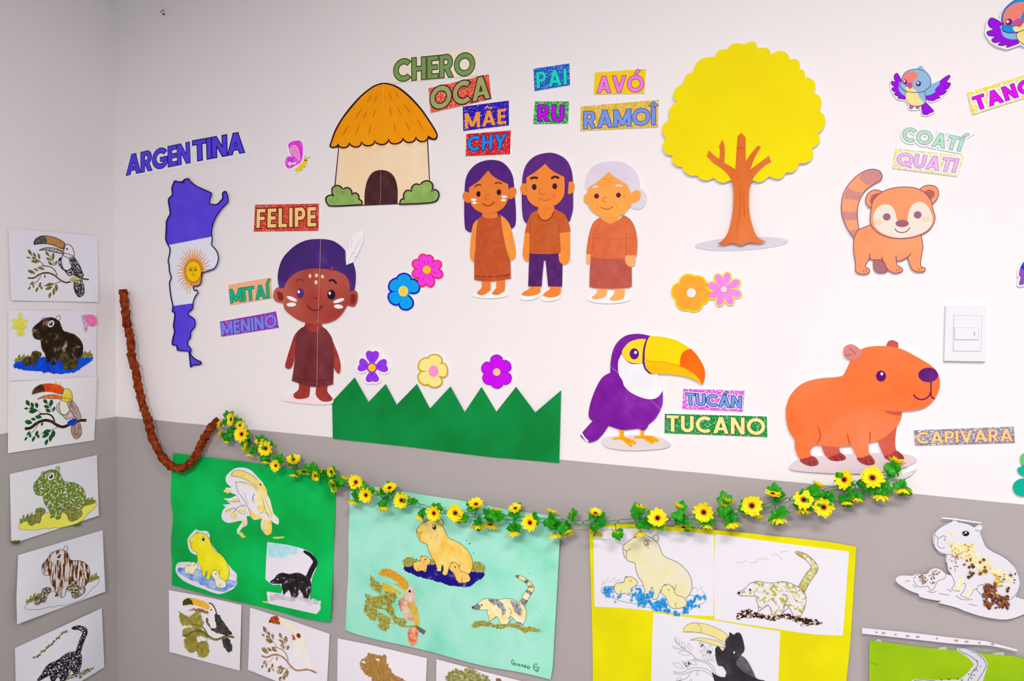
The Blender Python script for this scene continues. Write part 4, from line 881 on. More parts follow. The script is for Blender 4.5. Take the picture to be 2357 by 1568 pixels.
def toucan(s, par, f, st, iw=1.0, ink=(60, 50, 70), lv=1):
    I = flat(ink); fz = st.get('fuzz', 0)
    g = lambda t: fuzz(mp_(f, t), fz) if fz else mp_(f, t)
    def leafp(x, y, L, a):
        c, s_ = math.cos(math.radians(a)), math.sin(math.radians(a)); k = st.get('leafw', .2)
        return [f((x+L*.5*u*c-L*v*s_, y+L*.5*u*s_+L*v*c)) for u, v in ((-1, 0), (-.5, k*.8), (.1, k), (.7, k*.5), (1, 0), (.7, -k*.5), (.1, -k), (-.5, -k*.8))]
    if st.get('leaf'):
        if st.get('clump'):
            for q in st['clump'] if isinstance(st['clump'], list) else [mp_(f, q) for q in ('270,230 330,240 400,290 420,350 350,375 270,340', '440,250 540,270 580,340 540,400 480,380 450,330', '280,420 400,400 480,440 500,500 420,520 330,500 270,480', '290,550 360,540 440,570 420,650 370,680 300,650', '450,570 560,560 590,640 560,700 500,735 470,680')]:
                s.part('foliage_clump', spiky(q, 3.6), st['leaf'], lv+.3, par)
        else:
            for l in LEAF: s.part('leaf', [fuzz(leafp(*l), .5) if fz else leafp(*l)], st['leaf'], lv+.3, par)
    else: s.strokes('leaf_ink', [leafp(*l)+[leafp(*l)[0]] for l in LEAF], iw*.7, I, lv+.3, par)
    s.strokes('twig', [mp_(f, t, 4, False) for t in ('280,250 330,310 400,355 440,395', '460,265 520,330 545,400', '300,590 370,560 410,500', '440,600 500,600 560,575 610,560')], iw, st.get('branch', I), lv+.5, par)
    if st.get('branch'):
        bw = st.get('bw', 6)
        s.strokes('branch', [mp_(f, '280,522 340,522 400,485 470,470 540,492 600,540 660,568 720,555 800,530 890,540', 4, False)], bw, st['branch'], lv+.7, par)
        s.strokes('branch', [mp_(f, '415,400 500,410 550,445 575,500', 4, False)], bw*.55, st['branch'], lv+.6, par)
    else: s.strokes('branch_ink', [mp_(f, t, 4, False) for t in ('280,515 340,515 400,475 470,460 540,480 600,530 660,555', '280,528 345,530 410,495 470,480 530,500 600,555 650,585 720,570', '415,395 500,402 555,435 580,500', '415,404 500,415 545,450 565,500')], iw, I, lv+.6, par)
    for k, nm in (('tail', 'tail'), ('belly', 'belly'), ('breast', 'breast'), ('wing2', 'wing'), ('wing', 'wing'), ('bill', 'lower_bill'), ('head', 'head'), ('beak', 'beak'), ('tip', 'beak_tip')):
        mt = st.get(k)
        if mt: s.part(nm, g(TOU[k]), mt, lv+1+.12*['tail', 'belly', 'breast', 'wing2', 'wing', 'bill', 'head', 'beak', 'tip'].index(k), par)
    if st.get('foot'): s.part('foot', [fuzz(mp_(f, '705,530 740,505 790,510 805,545 760,570 710,560'), 1)], st['foot'], lv+2.4, par)
    if st.get('ink', 1): s.strokes('ink_lines', [mp_(f, TOU[k])+[mp_(f, TOU[k])[0]] for k in ('beak', 'bill', 'head', 'breast', 'wing', 'wing2', 'belly', 'tail', 'tip')]+[mp_(f, t, 4, False) for t in ('715,340 760,400 800,480', '725,330 780,400', '770,570 790,690', '815,570 810,690')], iw, I, lv+2.6, par)
    el = lambda x, y, r: [f((x+r*math.cos(q), y+r*math.sin(q))) for q in [2*PI*k/14 for k in range(14)]]
    if st.get('eye', 1): s.part('eye', el(672, 232, st.get('eyer', 12)), flat(st.get('eyecol', (30, 24, 30))), lv+3, par)
COA = {'body': '370,950! 400,930 480,890 510,860 560,810 640,780 700,775 780,790 880,800 970,790 1060,778 1150,795 1220,825 1290,860 1380,935! 1405,1000 1405,1080 1385,1180 1350,1250 1320,1312! 1210,1300! 1190,1230 1150,1170 1115,1130 1080,1150 1070,1220 1020,1285! 890,1280! 880,1210 850,1145 825,1130 740,1195 690,1230! 690,1160 660,1050 675,1000! 560,995 430,990 385,972',
       'tail': '1290,860! 1340,770 1400,670 1440,620 1480,570 1470,530 1400,450 1310,395 1260,360 1250,330 1300,328 1400,362 1480,420 1550,490 1585,560 1575,630 1530,690 1470,780 1430,850 1390,932!'}
def coati(s, par, f, st, iw=1.0, ink=(70, 60, 90), lv=1):
    I = flat(ink); fz = st.get('fuzz', 0)
    g = lambda t: fuzz(mp_(f, t), fz) if fz else mp_(f, t)
    if st.get('ground'): s.part('ground', [fuzz(mp_(f, '360,1340 400,1230 560,1200 760,1270 960,1280 1120,1260 1300,1320 1500,1340 1650,1390 1640,1425 1400,1440 1360,1465 1250,1380 1050,1330 900,1370 740,1330 560,1320'), 1.6)], st['ground'], lv, par)
    else: s.strokes('ground_ink', mp_(f, '340,1190 400,1300 700,1320 1000,1360 1300,1390 1650,1400', 4, False), iw, I, lv, par)
    s.part('tail', g(COA['tail']), st['tail'], lv+.6, par); s.part('coati', g(COA['body']), st['body'], lv+1, par)
    if st.get('bands'):
        for q in ('1250,330! 1300,328! 1330,345! 1300,392! 1260,362!', '1450,400! 1500,438! 1455,500! 1410,455!', '1560,510! 1588,570! 1480,580! 1472,535!', '1560,660! 1510,725! 1425,650! 1450,610!', '1450,820! 1400,920! 1310,850! 1345,770!'): s.part('tail_band', [fuzz(mp_(f, q), .8)], st['bands'], lv+1.2, par)
    if st.get('patches'):
        for q in ('700,790 880,800 960,880 1010,980 1000,1090 950,1110 920,1000 850,920 760,880', '1120,830 1200,830 1290,900 1330,1030 1290,1130 1220,1080 1170,960', '1200,1240 1280,1230 1310,1290 1230,1290'): s.part('fur_patch', [fuzz(mp_(f, q), 1.6)], st['patches'], lv+1.2, par)
    if st.get('snout'): s.part('snout', [fuzz(mp_(f, '372,950 430,915 500,880 540,930 520,985 430,988'), .8)], st['snout'], lv+1.3, par)
    if st.get('ink', 1): s.strokes('ink_lines', [mp_(f, COA[k])+[mp_(f, COA[k])[0]] for k in ('body', 'tail')]+[mp_(f, t, 4, False) for t in ('1080,960 1120,1020 1100,1100 1060,1180', '740,1195 830,1130', '1020,1285 1140,1175')], iw, I, lv+2, par)
    el = lambda x, y, r: [f((x+r*math.cos(q), y+r*math.sin(q))) for q in [2*PI*k/14 for k in range(14)]]
    s.part('eye', el(565, 905, 16), flat(st.get('eyecol', (40, 36, 50))), lv+2.4, par); s.part('nose', el(400, 950, 20), flat((50, 44, 70)), lv+2.4, par)
def amap(src, cr, dst): return affine([p[:2] for p in toks(src)], cv([p[:2] for p in toks(dst)], cr))
def page(cr, label, quad, wall='main', off=.004, curl=.004, tint=None, name='child_drawing', cat='child drawing', group=None, warp=0, lift=.0):
    t = toks(quad); at = mid(cr, quad); ph = random.uniform(0, 6)
    bw = lambda x, y: curl*(.5+.5*math.sin(x*19+ph))*(.5+.5*math.sin(y*17+ph*2))+lift
    s = Sheet(name, label, cat, at, wall, off, group, bow=bw)
    e = []
    for i in range(len(t)):
        a, b = t[i], t[(i+1) % len(t)]; n = Vector((b[1]-a[1], a[0]-b[0])).normalized(); k_ = random.uniform(-warp, warp)
        for k in range(8):
            q = k/8; e.append((a[0]+(b[0]-a[0])*q+n.x*k_*4*q*(1-q), a[1]+(b[1]-a[1])*q+n.y*k_*4*q*(1-q)))
    s.base([cv(e, cr)], flat(tint or (250, 241, 246), .75, .15), thick=.0005)
    return s
PAPER = (250, 241, 246)
def speck(col, t=.5, scale=190, back=PAPER, mid_=None): return mott([(0, back), (t-.03, back), (t+.02, mid_ or col), (t+.12, col)], scale, 3, .6)

# --- left wall, from the top down
LT = (214, 205, 219)
s = page('N', 'top drawing on the left wall, toucan with brown beak on a leafy twig', '85,25 980,102 985,765 115,748', 'left', tint=LT)
f = amap('342,185 650,180 800,710 900,540 280,522', 'N', '342,185 650,180 800,710 900,540 280,522')
BW = mott([(.3, (24, 20, 24)), (.52, (40, 36, 40)), (.58, (214, 205, 219))], 260, 3)
toucan(s, None, f, dict(beak=mott([(.35, (150, 96, 44)), (.6, (186, 132, 80)), (.7, (80, 60, 40))], 150, 3), tip=mott([(.4, (40, 36, 40)), (.65, (120, 112, 116))], 200), bill=mott([(.4, (196, 186, 190)), (.6, (90, 84, 84))], 200), head=flat(LT), wing=BW, wing2=BW, belly=BW, tail=BW, breast=flat((218, 209, 222)), leaf=mott([(.4, (70, 72, 26)), (.6, (120, 122, 52))], 200), branch=mott([(.4, (52, 40, 28)), (.6, (110, 84, 50))], 160), bw=3.5, foot=mott([(.4, (150, 148, 78)), (.6, (186, 182, 120))], 200), eyer=9), 1.3, (30, 26, 34))
s = page('N', 'left wall drawing of a black-brown capybara in deep blue water', '85,848 968,855 965,1518 85,1558', 'left', tint=LT)
f = amap('610,690 1120,470 1652,1220 1090,1430 285,1305 1860,1440', 'N', '333,1060 590,900 832,1230 565,1400 115,1395 915,1345')
capy(s, None, f, dict(cap=mott([(.3, (24, 16, 8)), (.58, (44, 30, 18)), (.66, (120, 92, 74)), (.75, (206, 190, 190))], 40, 4), ear=flat(LT), pup=mott([(.4, (44, 34, 14)), (.65, (100, 88, 44))], 90), pond=mott([(.3, (8, 44, 190)), (.7, (16, 82, 210))], 30, 3), grass=mott([(.4, (96, 92, 34)), (.65, (150, 146, 66))], 200), fuzz=1.2, eyering=flat((200, 190, 200)), pond_ink=0), 1, (60, 54, 60))
s.part('yellow_flower', [fuzz(p, 1.4) for p in [poly('N', '190,880 205,860 220,880 212,925 270,940 275,965 235,985 272,1010 265,1030 230,1040 245,1070 225,1100 195,1100 170,1070 175,1035 120,1030 125,1000 150,985 120,950 150,930 190,935')]], mott([(.35, (196, 184, 60)), (.65, (226, 216, 100))], 240), 5, label='yellow scribbled flower')
s.part('flower_stalk', poly('N', '822,900! 850,895 880,985 870,1060! 850,1065!'), mott([(.4, (206, 180, 214)), (.6, (170, 110, 180))], 160), 5)
s.part('pink_flower', [fuzz(poly('N', '850,900 900,890 950,905 975,960 950,1000 900,1000 865,960'), 1)], mott([(.35, (250, 100, 170)), (.6, (252, 140, 190))], 120), 6, label='bright pink paper flower')
s = page('O', 'left wall drawing of a toucan with red beak, yellow head and dark green leaves', '85,82 970,32 945,670 80,800', 'left', tint=(218, 209, 218), curl=.008)
f = amap('342,185 650,180 800,710 900,540 280,522', 'O', '322,205 637,152 768,650 877,470 250,556')
toucan(s, None, f, dict(beak=mott([(.3, (206, 44, 10)), (.65, (222, 84, 20))], 60), tip=mott([(.4, (52, 26, 16)), (.65, (110, 60, 40))], 90), bill=mott([(.4, (222, 84, 20)), (.6, (236, 140, 30))], 80), head=mott([(.4, (236, 196, 40)), (.65, (240, 214, 110))], 50), breast=mott([(.4, (226, 222, 190)), (.6, (224, 218, 214))], 30), wing=mott([(.35, (150, 118, 112)), (.6, (186, 164, 164)), (.72, (120, 84, 78))], 90), wing2=flat((186, 180, 170)), belly=mott([(.4, (200, 186, 188)), (.6, (176, 150, 150))], 70), tail=mott([(.35, (176, 142, 136)), (.65, (150, 112, 106))], 90), leaf=mott([(.35, (10, 62, 34)), (.65, (30, 92, 44))], 120), leafw=.27, branch=mott([(.35, (34, 20, 14)), (.7, (72, 48, 34))], 120), bw=6.5, foot=mott([(.4, (10, 30, 150)), (.6, (40, 70, 190))], 260), eye=0), 1, (90, 80, 84))
s.part('head_feather', [poly('O', '545,110! 560,78 575,112!'), poly('O', '590,115! 602,92 612,130!')], flat((246, 190, 70)), 4)
s = page('O', 'left wall drawing of a mossy green capybara in yellow water', '98,1008 972,818 990,1425 115,1710', 'left', tint=(214, 206, 220), curl=.008)
f = amap('610,690 1120,470 1652,1220 1090,1430 285,1305 1860,1440', 'O', '333,1130 590,940 855,1250 605,1460 178,1548 955,1305')
MOSS = speck((92, 110, 40), .42, 150, (214, 206, 220), (140, 150, 70))
capy(s, None, f, dict(cap=MOSS, ear=flat((170, 168, 130)), pup=mott([(.35, (88, 92, 30)), (.65, (150, 146, 80))], 160), pond=mott([(.3, (222, 208, 60)), (.6, (228, 216, 100)), (.75, (220, 212, 190))], 60, 3), grass=mott([(.4, (86, 100, 34)), (.65, (140, 146, 66))], 200), eyering=flat((214, 206, 220))), .9, (90, 84, 96))
s.part('moss_smear', [fuzz(poly('P', '120,160 210,165 190,185 125,195'), 1.5), fuzz(poly('P', '740,5 810,-15 800,10 745,15'), 1.2)], mott([(.4, (96, 100, 30)), (.6, (60, 66, 20))], 200), 1)
s = page('P', 'left wall drawing of a brown-streaked capybara with pale uncoloured water', '183,305 1030,55 1040,350 1055,672 172,1000 165,760', 'left', tint=(214, 206, 222), curl=.012)
f = amap('610,690 1120,470 1652,1220 1090,1430 285,1305 1860,1440', 'P', '420,432 668,215 897,505 650,712 240,842 985,560')
STR = mott([(.36, (66, 34, 14)), (.47, (116, 64, 24)), (.53, (206, 190, 196))], 150, 3, .6, (1, .16, 1))
capy(s, None, f, dict(cap=STR, ear=flat((214, 206, 222)), pup=mott([(.38, (54, 40, 22)), (.5, (110, 86, 50)), (.62, (206, 196, 200))], 190), grass=mott([(.4, (96, 98, 30)), (.65, (150, 150, 90))], 220), eyering=flat((214, 206, 222))), .9, (70, 62, 76))
s = page('P', 'lowest drawing on the left wall, black speckled coati with tall tail', '150,1238 1020,838 1046,1430 700,1640 165,1880', 'left', tint=(208, 200, 216), curl=.012)
f = amap('370,950 1250,330 1585,560 1405,1040 700,775 1320,1310', 'P', '365,1562 722,1035 868,1062 822,1330 520,1385 790,1480')
BL = mott([(.35, (20, 18, 22)), (.55, (36, 32, 36)), (.62, (208, 200, 216))], 210, 3)
coati(s, None, f, dict(body=BL, tail=BL, ground=speck((90, 92, 40), .45, 200, (208, 200, 216)), eyecol=(220, 214, 220)), 1.3, (26, 22, 30))
s.strokes('leafy_twig', LN('P', '340,1340 420,1280 500,1220 570,1150 640,1080 670,1060'), 1.2, flat((90, 84, 40)), 3)
for k in range(14):
    t = k/13; s.part('leaf', [fuzz(ell('P', 345+320*t+random.uniform(-8, 8), 1335-275*t+random.uniform(-10, 14), 15, 9, random.uniform(0, 180), 8), .6)], mott([(.4, (84, 84, 30)), (.6, (120, 124, 50))], 200), 4)

# --- big green collage
gbow = lambda x, y: .004+.004*math.sin(x*16+.6)*math.sin(y*14+1)+.003*math.sin(y*30)
s = Sheet('green_poster', 'deep green paper collage with a pale toucan, yellow capybara and black coati', 'poster', (582, 1230), off=.003, bow=gbow)
gp = poly('PX', '398,1043! 480,1053 560,1063 650,1076 773,1094! 772,1140 770,1200 766,1300 764,1370 760,1433! 700,1424 640,1408 560,1388 470,1367 395,1347! 396,1300 393,1255 398,1190 393,1150 394,1105')
s.base([gp], mott([(.25, (0, 134, 58)), (.5, (0, 164, 72)), (.75, (6, 184, 92))], 5, 3, .5, mrough=.5), thick=.0006)
CUT = flat((232, 222, 234), .75, .15)
tc = s.part('toucan_cutout', poly('Q', '1130,700 1150,660 1220,605 1300,595 1380,620 1450,690 1510,760 1540,850 1575,920 1610,1050 1660,1110 1655,1165 1600,1140 1580,1110! 1588,1200 1560,1268 1520,1255 1480,1190 1490,1105! 1420,1120 1375,1085 1340,1080! 1345,1165 1300,1195! 1250,1260! 1245,1215 1290,1130 1160,1150 1095,1110 1095,1040 1130,990! 1100,968! 1180,960! 1110,905! 1180,900 1240,870! 1140,830! 1125,797! 1190,795! 1140,750'), CUT, 1)
f = amap('342,187 640,190 790,712 890,545 620,330', 'Q', '1192,682 1480,750 1545,1265 1645,1150 1390,880')
YE = mott([(.35, (240, 216, 130)), (.6, (238, 226, 190)), (.7, (232, 222, 234))], 70, 3)
YD = mott([(.35, (244, 206, 84)), (.65, (240, 220, 140))], 60, 3)
for k, nm, mt in (('tail', 'tail', YD), ('belly', 'belly', YE), ('breast', 'breast', CUT), ('wing', 'wing', YE), ('bill', 'lower_bill', YE), ('head', 'head', YD), ('beak', 'beak', YD)): s.part(nm, mp_(f, TOU[k]), mt, 2, tc)
s.strokes('ink_lines', [mp_(f, t, 4, False) for t in ('342,187 345,155 375,120 430,102 500,105 570,125 620,150', '392,246 450,222 540,222 600,240 640,262', '615,318 595,345 600,400', '342,187 450,177 540,195 640,235', '700,330 745,440 800,520')]+[line('Q', t) for t in ('1230,740 1250,830 1300,900', '1130,920 1200,940 1270,930', '1300,900 1360,1010 1380,1090', '1200,1050 1260,990 1330,970', '1130,1040 1180,1010 1230,1000')], .9, flat((110, 100, 110)), 4, tc)
s.part('back', fuzz(poly('Q', '1440,830 1490,820 1535,870 1565,930 1600,1045 1640,1105 1630,1130 1570,1090 1500,1040 1445,960 1425,880'), .8), YE, 2.4, tc)
s.part('belly_wash', fuzz(poly('Q', '1370,1000 1420,1060 1500,1080 1480,1105 1420,1115 1380,1080'), .8), YD, 2.4, tc)
s.strokes('feather_vein', [line('Q', t) for t in ('1415,850 1405,900 1420,960', '1470,1060 1510,1040 1560,1060 1600,1100', '1520,900 1560,990 1600,1080', '1490,1110 1480,1180 1520,1250', '1215,1000 1290,1060 1350,1050', '1240,870 1280,960 1330,1000', '1320,850 1340,930 1360,960')], .6, flat((130, 118, 124)), 4, tc)
for x, y, a, b_ in ((1290, 1030, 40, 16), (1230, 920, 40, 14), (1310, 1150, 14, 40), (1155, 1025, 30, 22), (1210, 1075, 34, 30), (1485, 1005, 38, 30), (1150, 830, 40, 18)): s.part('wash', [fuzz(ell('Q', x, y, a, b_), 1)], YD, 3, tc)
s.part('eye', ell('Q', 1478, 765, 10, 12), flat((90, 84, 90)), 4, tc)
cc = s.part('capybara_cutout', poly('R', '312,160 330,115 380,60 400,50 440,62 505,65 530,95 545,180 600,260 660,320 715,390 760,450 800,490 805,540 790,620 740,660 640,695 560,680 470,645 370,610 270,560 210,500 192,440 215,385 270,375 350,375 405,390 412,310! 350,280 322,230'), CUT, 1)
f = amap('610,690 1050,500 1652,1220 1090,1430 285,1305 1860,1440', 'R', '316,170 512,95 733,495 535,560 205,452 795,570')
capy(s, cc, f, dict(cap=mott([(.3, (222, 204, 20)), (.6, (230, 216, 40)), (.75, (228, 218, 120))], 25, 3), pup=mott([(.4, (232, 222, 200)), (.65, (228, 218, 160))], 60), pond=mott([(.3, (50, 104, 200)), (.5, (130, 160, 220)), (.7, (206, 204, 230))], 40, 3), pond_ink=0, ear=CUT), .8, (110, 110, 90), 2)
kc = s.part('coati_sheet', poly('R', '1112,175! 1300,200! 1460,240 1560,290 1605,360! 1600,440 1560,540 1545,680! 1535,760! 1645,770! 1645,850! 1605,898! 1500,875! 1300,830 1120,790! 1105,690! 1110,670! 1250,690! 1265,650! 1240,600! 1170,605! 1130,580! 1092,545! 1100,360!'), CUT, 1)
f = amap('370,950 1250,330 1585,560 1405,1040 700,775 1320,1310', 'R', '1135,572 1485,268 1602,375 1545,590 1270,482 1528,750')
BKC = mott([(.35, (26, 20, 24)), (.58, (44, 36, 40)), (.66, (150, 138, 146))], 60, 4)
s.part('sky_wash', [fuzz(poly('R', '1114,180! 1300,205! 1420,235! 1400,300 1340,290 1290,330 1200,330 1115,320!'), 1.5)], mott([(.4, (150, 206, 220)), (.65, (196, 216, 226))], 60), 2, kc)
coati(s, kc, f, dict(body=BKC, tail=flat((34, 28, 32)), ground=mott([(.4, (206, 194, 208)), (.6, (186, 170, 186))], 60), fuzz=.8, eyecol=(236, 230, 236)), .8, (70, 60, 76), 3)
s.part('yellow_smear', [fuzz(poly('Q', a), .8) for a in ('1245,1250 1280,1240 1330,1290 1300,1300', '1600,1295 1700,1285 1715,1300 1640,1310')]+[fuzz(poly('R', '1065,768 1150,775 1140,788 1080,782'), .6)], flat((206, 200, 90)), 1)

# --- teal collage
tb = lambda x, y: .003+.004*(.5+.5*math.sin(x*15+2))*(.5+.5*math.sin(y*13))+.010*max(0, (x-.05))*1.2
s = Sheet('teal_poster', 'mint green paper collage with orange capybara, striped coati and toucan', 'poster', (1040, 1340), off=.003, bow=tb)
tp = poly('S', '112,60! 400,95 700,150 1300,240 1700,320 2225,395! 2215,600 2200,900 2180,1250 2138,2000!')[:-1]+cv([(2210, 1553)], 'T')+line('T', '2210,1553 1900,1480 1600,1430 1350,1370 1100,1300 800,1225 500,1160 300,1110 155,1060')+line('S', '62,1530 80,1200 95,900 95,600 108,300')
s.base([tp], mott([(.25, (104, 206, 172)), (.45, (152, 220, 198)), (.6, (166, 224, 206)), (.78, (140, 214, 190))], 7, 3, .5, mrough=.6), thick=.0006)
f = amap('610,690 1120,470 1652,1220 1090,1430 285,1305 1860,1440', 'S', '770,535 1035,425 1335,880 1080,975 645,915 1455,950')
OY = mott([(.28, (238, 160, 60)), (.45, (246, 202, 96)), (.6, (246, 216, 130)), (.78, (226, 130, 50))], 22, 4)
OLV = mott([(.35, (120, 112, 30)), (.5, (160, 150, 60)), (.65, (190, 184, 120))], 230, 3)
capy(s, None, f, dict(cap=OY, pup=mott([(.35, (246, 206, 110)), (.6, (244, 188, 96)), (.74, (210, 120, 60))], 50, 4), pond=mott([(.3, (22, 12, 120)), (.6, (34, 24, 130)), (.72, (120, 110, 170))], 40, 4), grass=OLV, fuzz=.9, pond_ink=0), .9, (92, 72, 60))
for q in ('650,830 700,800 770,830 740,870 690,890 655,875', '1345,860 1400,845 1455,890 1450,930 1390,930 1345,910', '905,830 945,820 960,860 915,865'): s.part('grass_tuft', spiky(poly('S', q), 2.4, 2.6), OLV, 2.2)
f = amap('342,185 650,180 800,710 900,540 280,522', 'T', '497,485 775,612 815,1190 957,1085 345,850')
PKB = mott([(.3, (190, 110, 84)), (.5, (224, 176, 150)), (.65, (232, 200, 176)), (.8, (206, 150, 60))], 60, 4)
toucan(s, None, f, dict(beak=mott([(.35, (200, 130, 30)), (.6, (224, 160, 50)), (.75, (160, 84, 30))], 60, 4), bill=mott([(.4, (222, 190, 60)), (.6, (206, 170, 60))], 60), head=mott([(.35, (214, 170, 150)), (.6, (230, 206, 196))], 60), breast=PKB, wing2=mott([(.4, (176, 96, 74)), (.6, (214, 150, 130))], 70), wing=mott([(.35, (206, 166, 50)), (.6, (220, 186, 90)), (.75, (170, 110, 60))], 60, 4), belly=PKB, tail=mott([(.35, (222, 96, 70)), (.6, (240, 180, 140))], 60), leaf=OLV, clump=[poly('T', q) for q in FOL], branch=OLV, bw=4, fuzz=1.1, ink=0), .8, (110, 100, 70))
s.part('branch_stub', [fuzz(poly('T', '865,1010! 960,1065! 940,1108! 860,1040!'), .8)], flat((110, 96, 96)), 4)
f = amap('370,950 1250,330 1585,560 1405,1040 700,775 1320,1310', 'S', '1340,1300 1778,975 1952,1100 1872,1340 1480,1213 1850,1485')
TEALC = 1
coati(s, None, f, dict(snout=flat((130, 128, 146)), body=mott([(.35, (246, 216, 120)), (.55, (244, 230, 180)), (.68, (236, 226, 226))], 60, 3), tail=mott([(.4, (246, 216, 110)), (.6, (240, 226, 190))], 60), ground=OLV, bands=mott([(.4, (90, 92, 96)), (.65, (160, 158, 160))], 160), patches=mott([(.4, (104, 104, 110)), (.65, (190, 186, 190))], 110, 4), fuzz=.8), .8, (84, 80, 90))
sg = [line('T', t, 3) for t in ('1850,1360 1825,1358 1820,1385 1835,1405 1850,1390 1835,1385', '1862,1385 1850,1392 1858,1412 1872,1408', '1880,1415 1882,1392 1900,1420 1903,1398', '1918,1425 1925,1400 1938,1430', '1948,1432 1950,1410 1962,1412 1960,1422 1950,1422 1965,1438', '1990,1418 1975,1425 1982,1442 2000,1440 1990,1418', '2080,1400 2050,1398 2038,1430 2050,1460 2085,1450 2090,1430 2045,1428', '2085,1450 2080,1475 2060,1470')]
s.strokes('handwriting', sg, 1.7, flat((20, 140, 96)), 3)
s.part('paint_speck', [ell('S', *q) for q in ((1280, 632, 5), (1310, 660, 8), (1350, 753, 5), (1905, 960, 4), (320, 897, 4), (270, 1237, 6), (2010, 1350, 4))], flat((60, 110, 100)), 2)

# --- yellow collage with three white sheets
yb = lambda x, y: .003+.006*max(0, x+.1)+.002*math.sin(x*14)*math.sin(y*15)
s = Sheet('yellow_poster', 'bright yellow paper collage holding three white drawing sheets', 'poster', (1665, 1400), off=.003, bow=yb)
yp = poly('PX', '1357,1208! 1430,1206 1520,1211 1640,1220 1780,1234 1900,1247 1971,1259! 1966,1340 1957,1480 1945,1600 1940,1660! 1650,1650 1364,1640! 1364,1500 1361,1380 1358,1280')
s.base([yp], mott([(.35, (246, 230, 4)), (.65, (236, 218, 0))], 8, 2, mrough=.5), thick=.0006)
wsh = lambda: flat((244, 233, 239), .75, .15)
s1 = s.part('capybara_sheet', poly('U', '165,345! 600,360! 1000,385 1500,420 1985,452! 1980,1000 1972,1690! 1550,1670 1000,1610! 700,1575 185,1545! 175,1000'), wsh(), 1)
f = amap('610,690 1120,470 1652,1220', 'U', '610,690 1120,470 1652,1220')
capy(s, s1, f, dict(cap=mott([(.3, (246, 226, 164)), (.5, (244, 230, 190)), (.7, (242, 228, 206))], 26, 4), pup=mott([(.35, (246, 228, 150)), (.65, (244, 232, 190))], 40), eyecol=(176, 160, 80), pond_ink=1), 1, (96, 84, 110), 2)
s2 = s.part('coati_sheet', poly('W', '45,62! 700,150 1300,230 2052,325! 2020,800 1960,1590! 1500,1570 1020,1500! 500,1420 30,1345! 20,700'), wsh(), 1.1)
f = amap('370,950 1250,330 1585,560', 'W', '370,950 1250,330 1585,560')
OS = mott([(.36, (190, 170, 50)), (.44, (206, 196, 110)), (.5, (243, 232, 238))], 150, 3)
coati(s, s2, f, dict(body=OS, tail=mott([(.42, (196, 176, 70)), (.55, (218, 208, 140)), (.6, (243, 232, 238))], 150, 3), ground=mott([(.38, (26, 14, 8)), (.47, (80, 40, 20)), (.54, (160, 120, 90)), (.58, (243, 232, 238))], 170, 3)), 1, (96, 88, 112), 2)
s.strokes('pencil_scribble', [[(p[0]+random.uniform(-.8, .8), p[1]+random.uniform(-2.6, 2.6)) for p in resample(line('W', t), 1.8, False)] for t in ('370,490 450,490 520,470', '560,480 640,490 700,440 860,430', '890,380 960,370 1060,450', '1010,340 1080,330 1140,328')], .7, flat((176, 166, 178)), 2, s2)
s3 = s.part('toucan_sheet', poly('V', '155,540! 900,640! 1100,660! 2065,822! 2050,1200 2020,1900! 120,1900! 130,1200'), wsh(), 1.2)
f = amap('342,187 650,180 280,522 640,275', 'V', '608,830 1270,890 455,1440 1240,1060')
BKT = mott([(.3, (40, 36, 40)), (.6, (62, 56, 62)), (.8, (90, 84, 92))], 26, 4)
toucan(s, s3, f, dict(beak=mott([(.35, (246, 224, 140)), (.65, (246, 228, 160))], 40), bill=mott([(.35, (246, 224, 140)), (.65, (246, 228, 160))], 40), tip=flat((246, 226, 140)), ink=1, eye=0), .8, (120, 108, 130), 2)
for q in ('880,1010 930,1050 900,1090 860,1050', '960,1090 1030,1130 1030,1180 960,1150', '610,1290 700,1280 710,1330 640,1370'): s.part('leaf_smudge', [fuzz(poly('V', q), 1.6)], speck((60, 66, 64), .5, 260), 4, s3)
bt = s.part('toucan_body', poly('V', '1300,830! 1345,860 1370,870 1410,840 1460,850 1495,920 1525,1050 1520,1120 1470,1180! 1550,1240 1620,1350 1700,1520 1830,1560! 1850,1900! 1040,1900! 1075,1568! 1035,1440! 1150,1500 1235,1510! 1255,1440! 1200,1350 1120,1320 1085,1100 1130,1040! 1200,1120! 1240,1060 1240,960 1290,900'), BKT, 6, s3)
s.part('wing', poly('V', '1470,1185! 1560,1260 1640,1390 1700,1530! 1500,1420 1400,1300'), mott([(.35, (84, 78, 84)), (.65, (110, 102, 108))], 50), 7, s3)
s.part('scratch', poly('V', '1360,1120! 1385,1130! 1375,1160! 1362,1150!'), wsh(), 7, s3)
def balls(s, name, pts, r, mats, parent, lift, squash=.7, seg=6, lab=None):
    bm = bmesh.new()
    for px, rr, mi in pts:
        w_ = s.W(px, lift); n0 = len(bm.faces)
        mtx = Matrix.Translation(w_+Vector((0, 0, rr*squash*.7))) @ Matrix.Rotation(random.uniform(0, 3), 4, 'Z') @ Matrix.Diagonal((rr, rr*random.uniform(.65, 1), rr*squash, 1))
        g = bmesh.ops.create_icosphere(bm, subdivisions=1, radius=1, matrix=mtx)
        for v in g['verts']:
            v.co += Vector([random.uniform(-.15, .15)*rr for _ in range(3)])
            for fa in v.link_faces: fa.material_index = mi
    me = bpy.data.meshes.new(name); bm.to_mesh(me); bm.free()
    o = link(name, me, mats, parent); o['kind'] = 'stuff'
    if lab: o['label'] = lab
    return o
bp = []
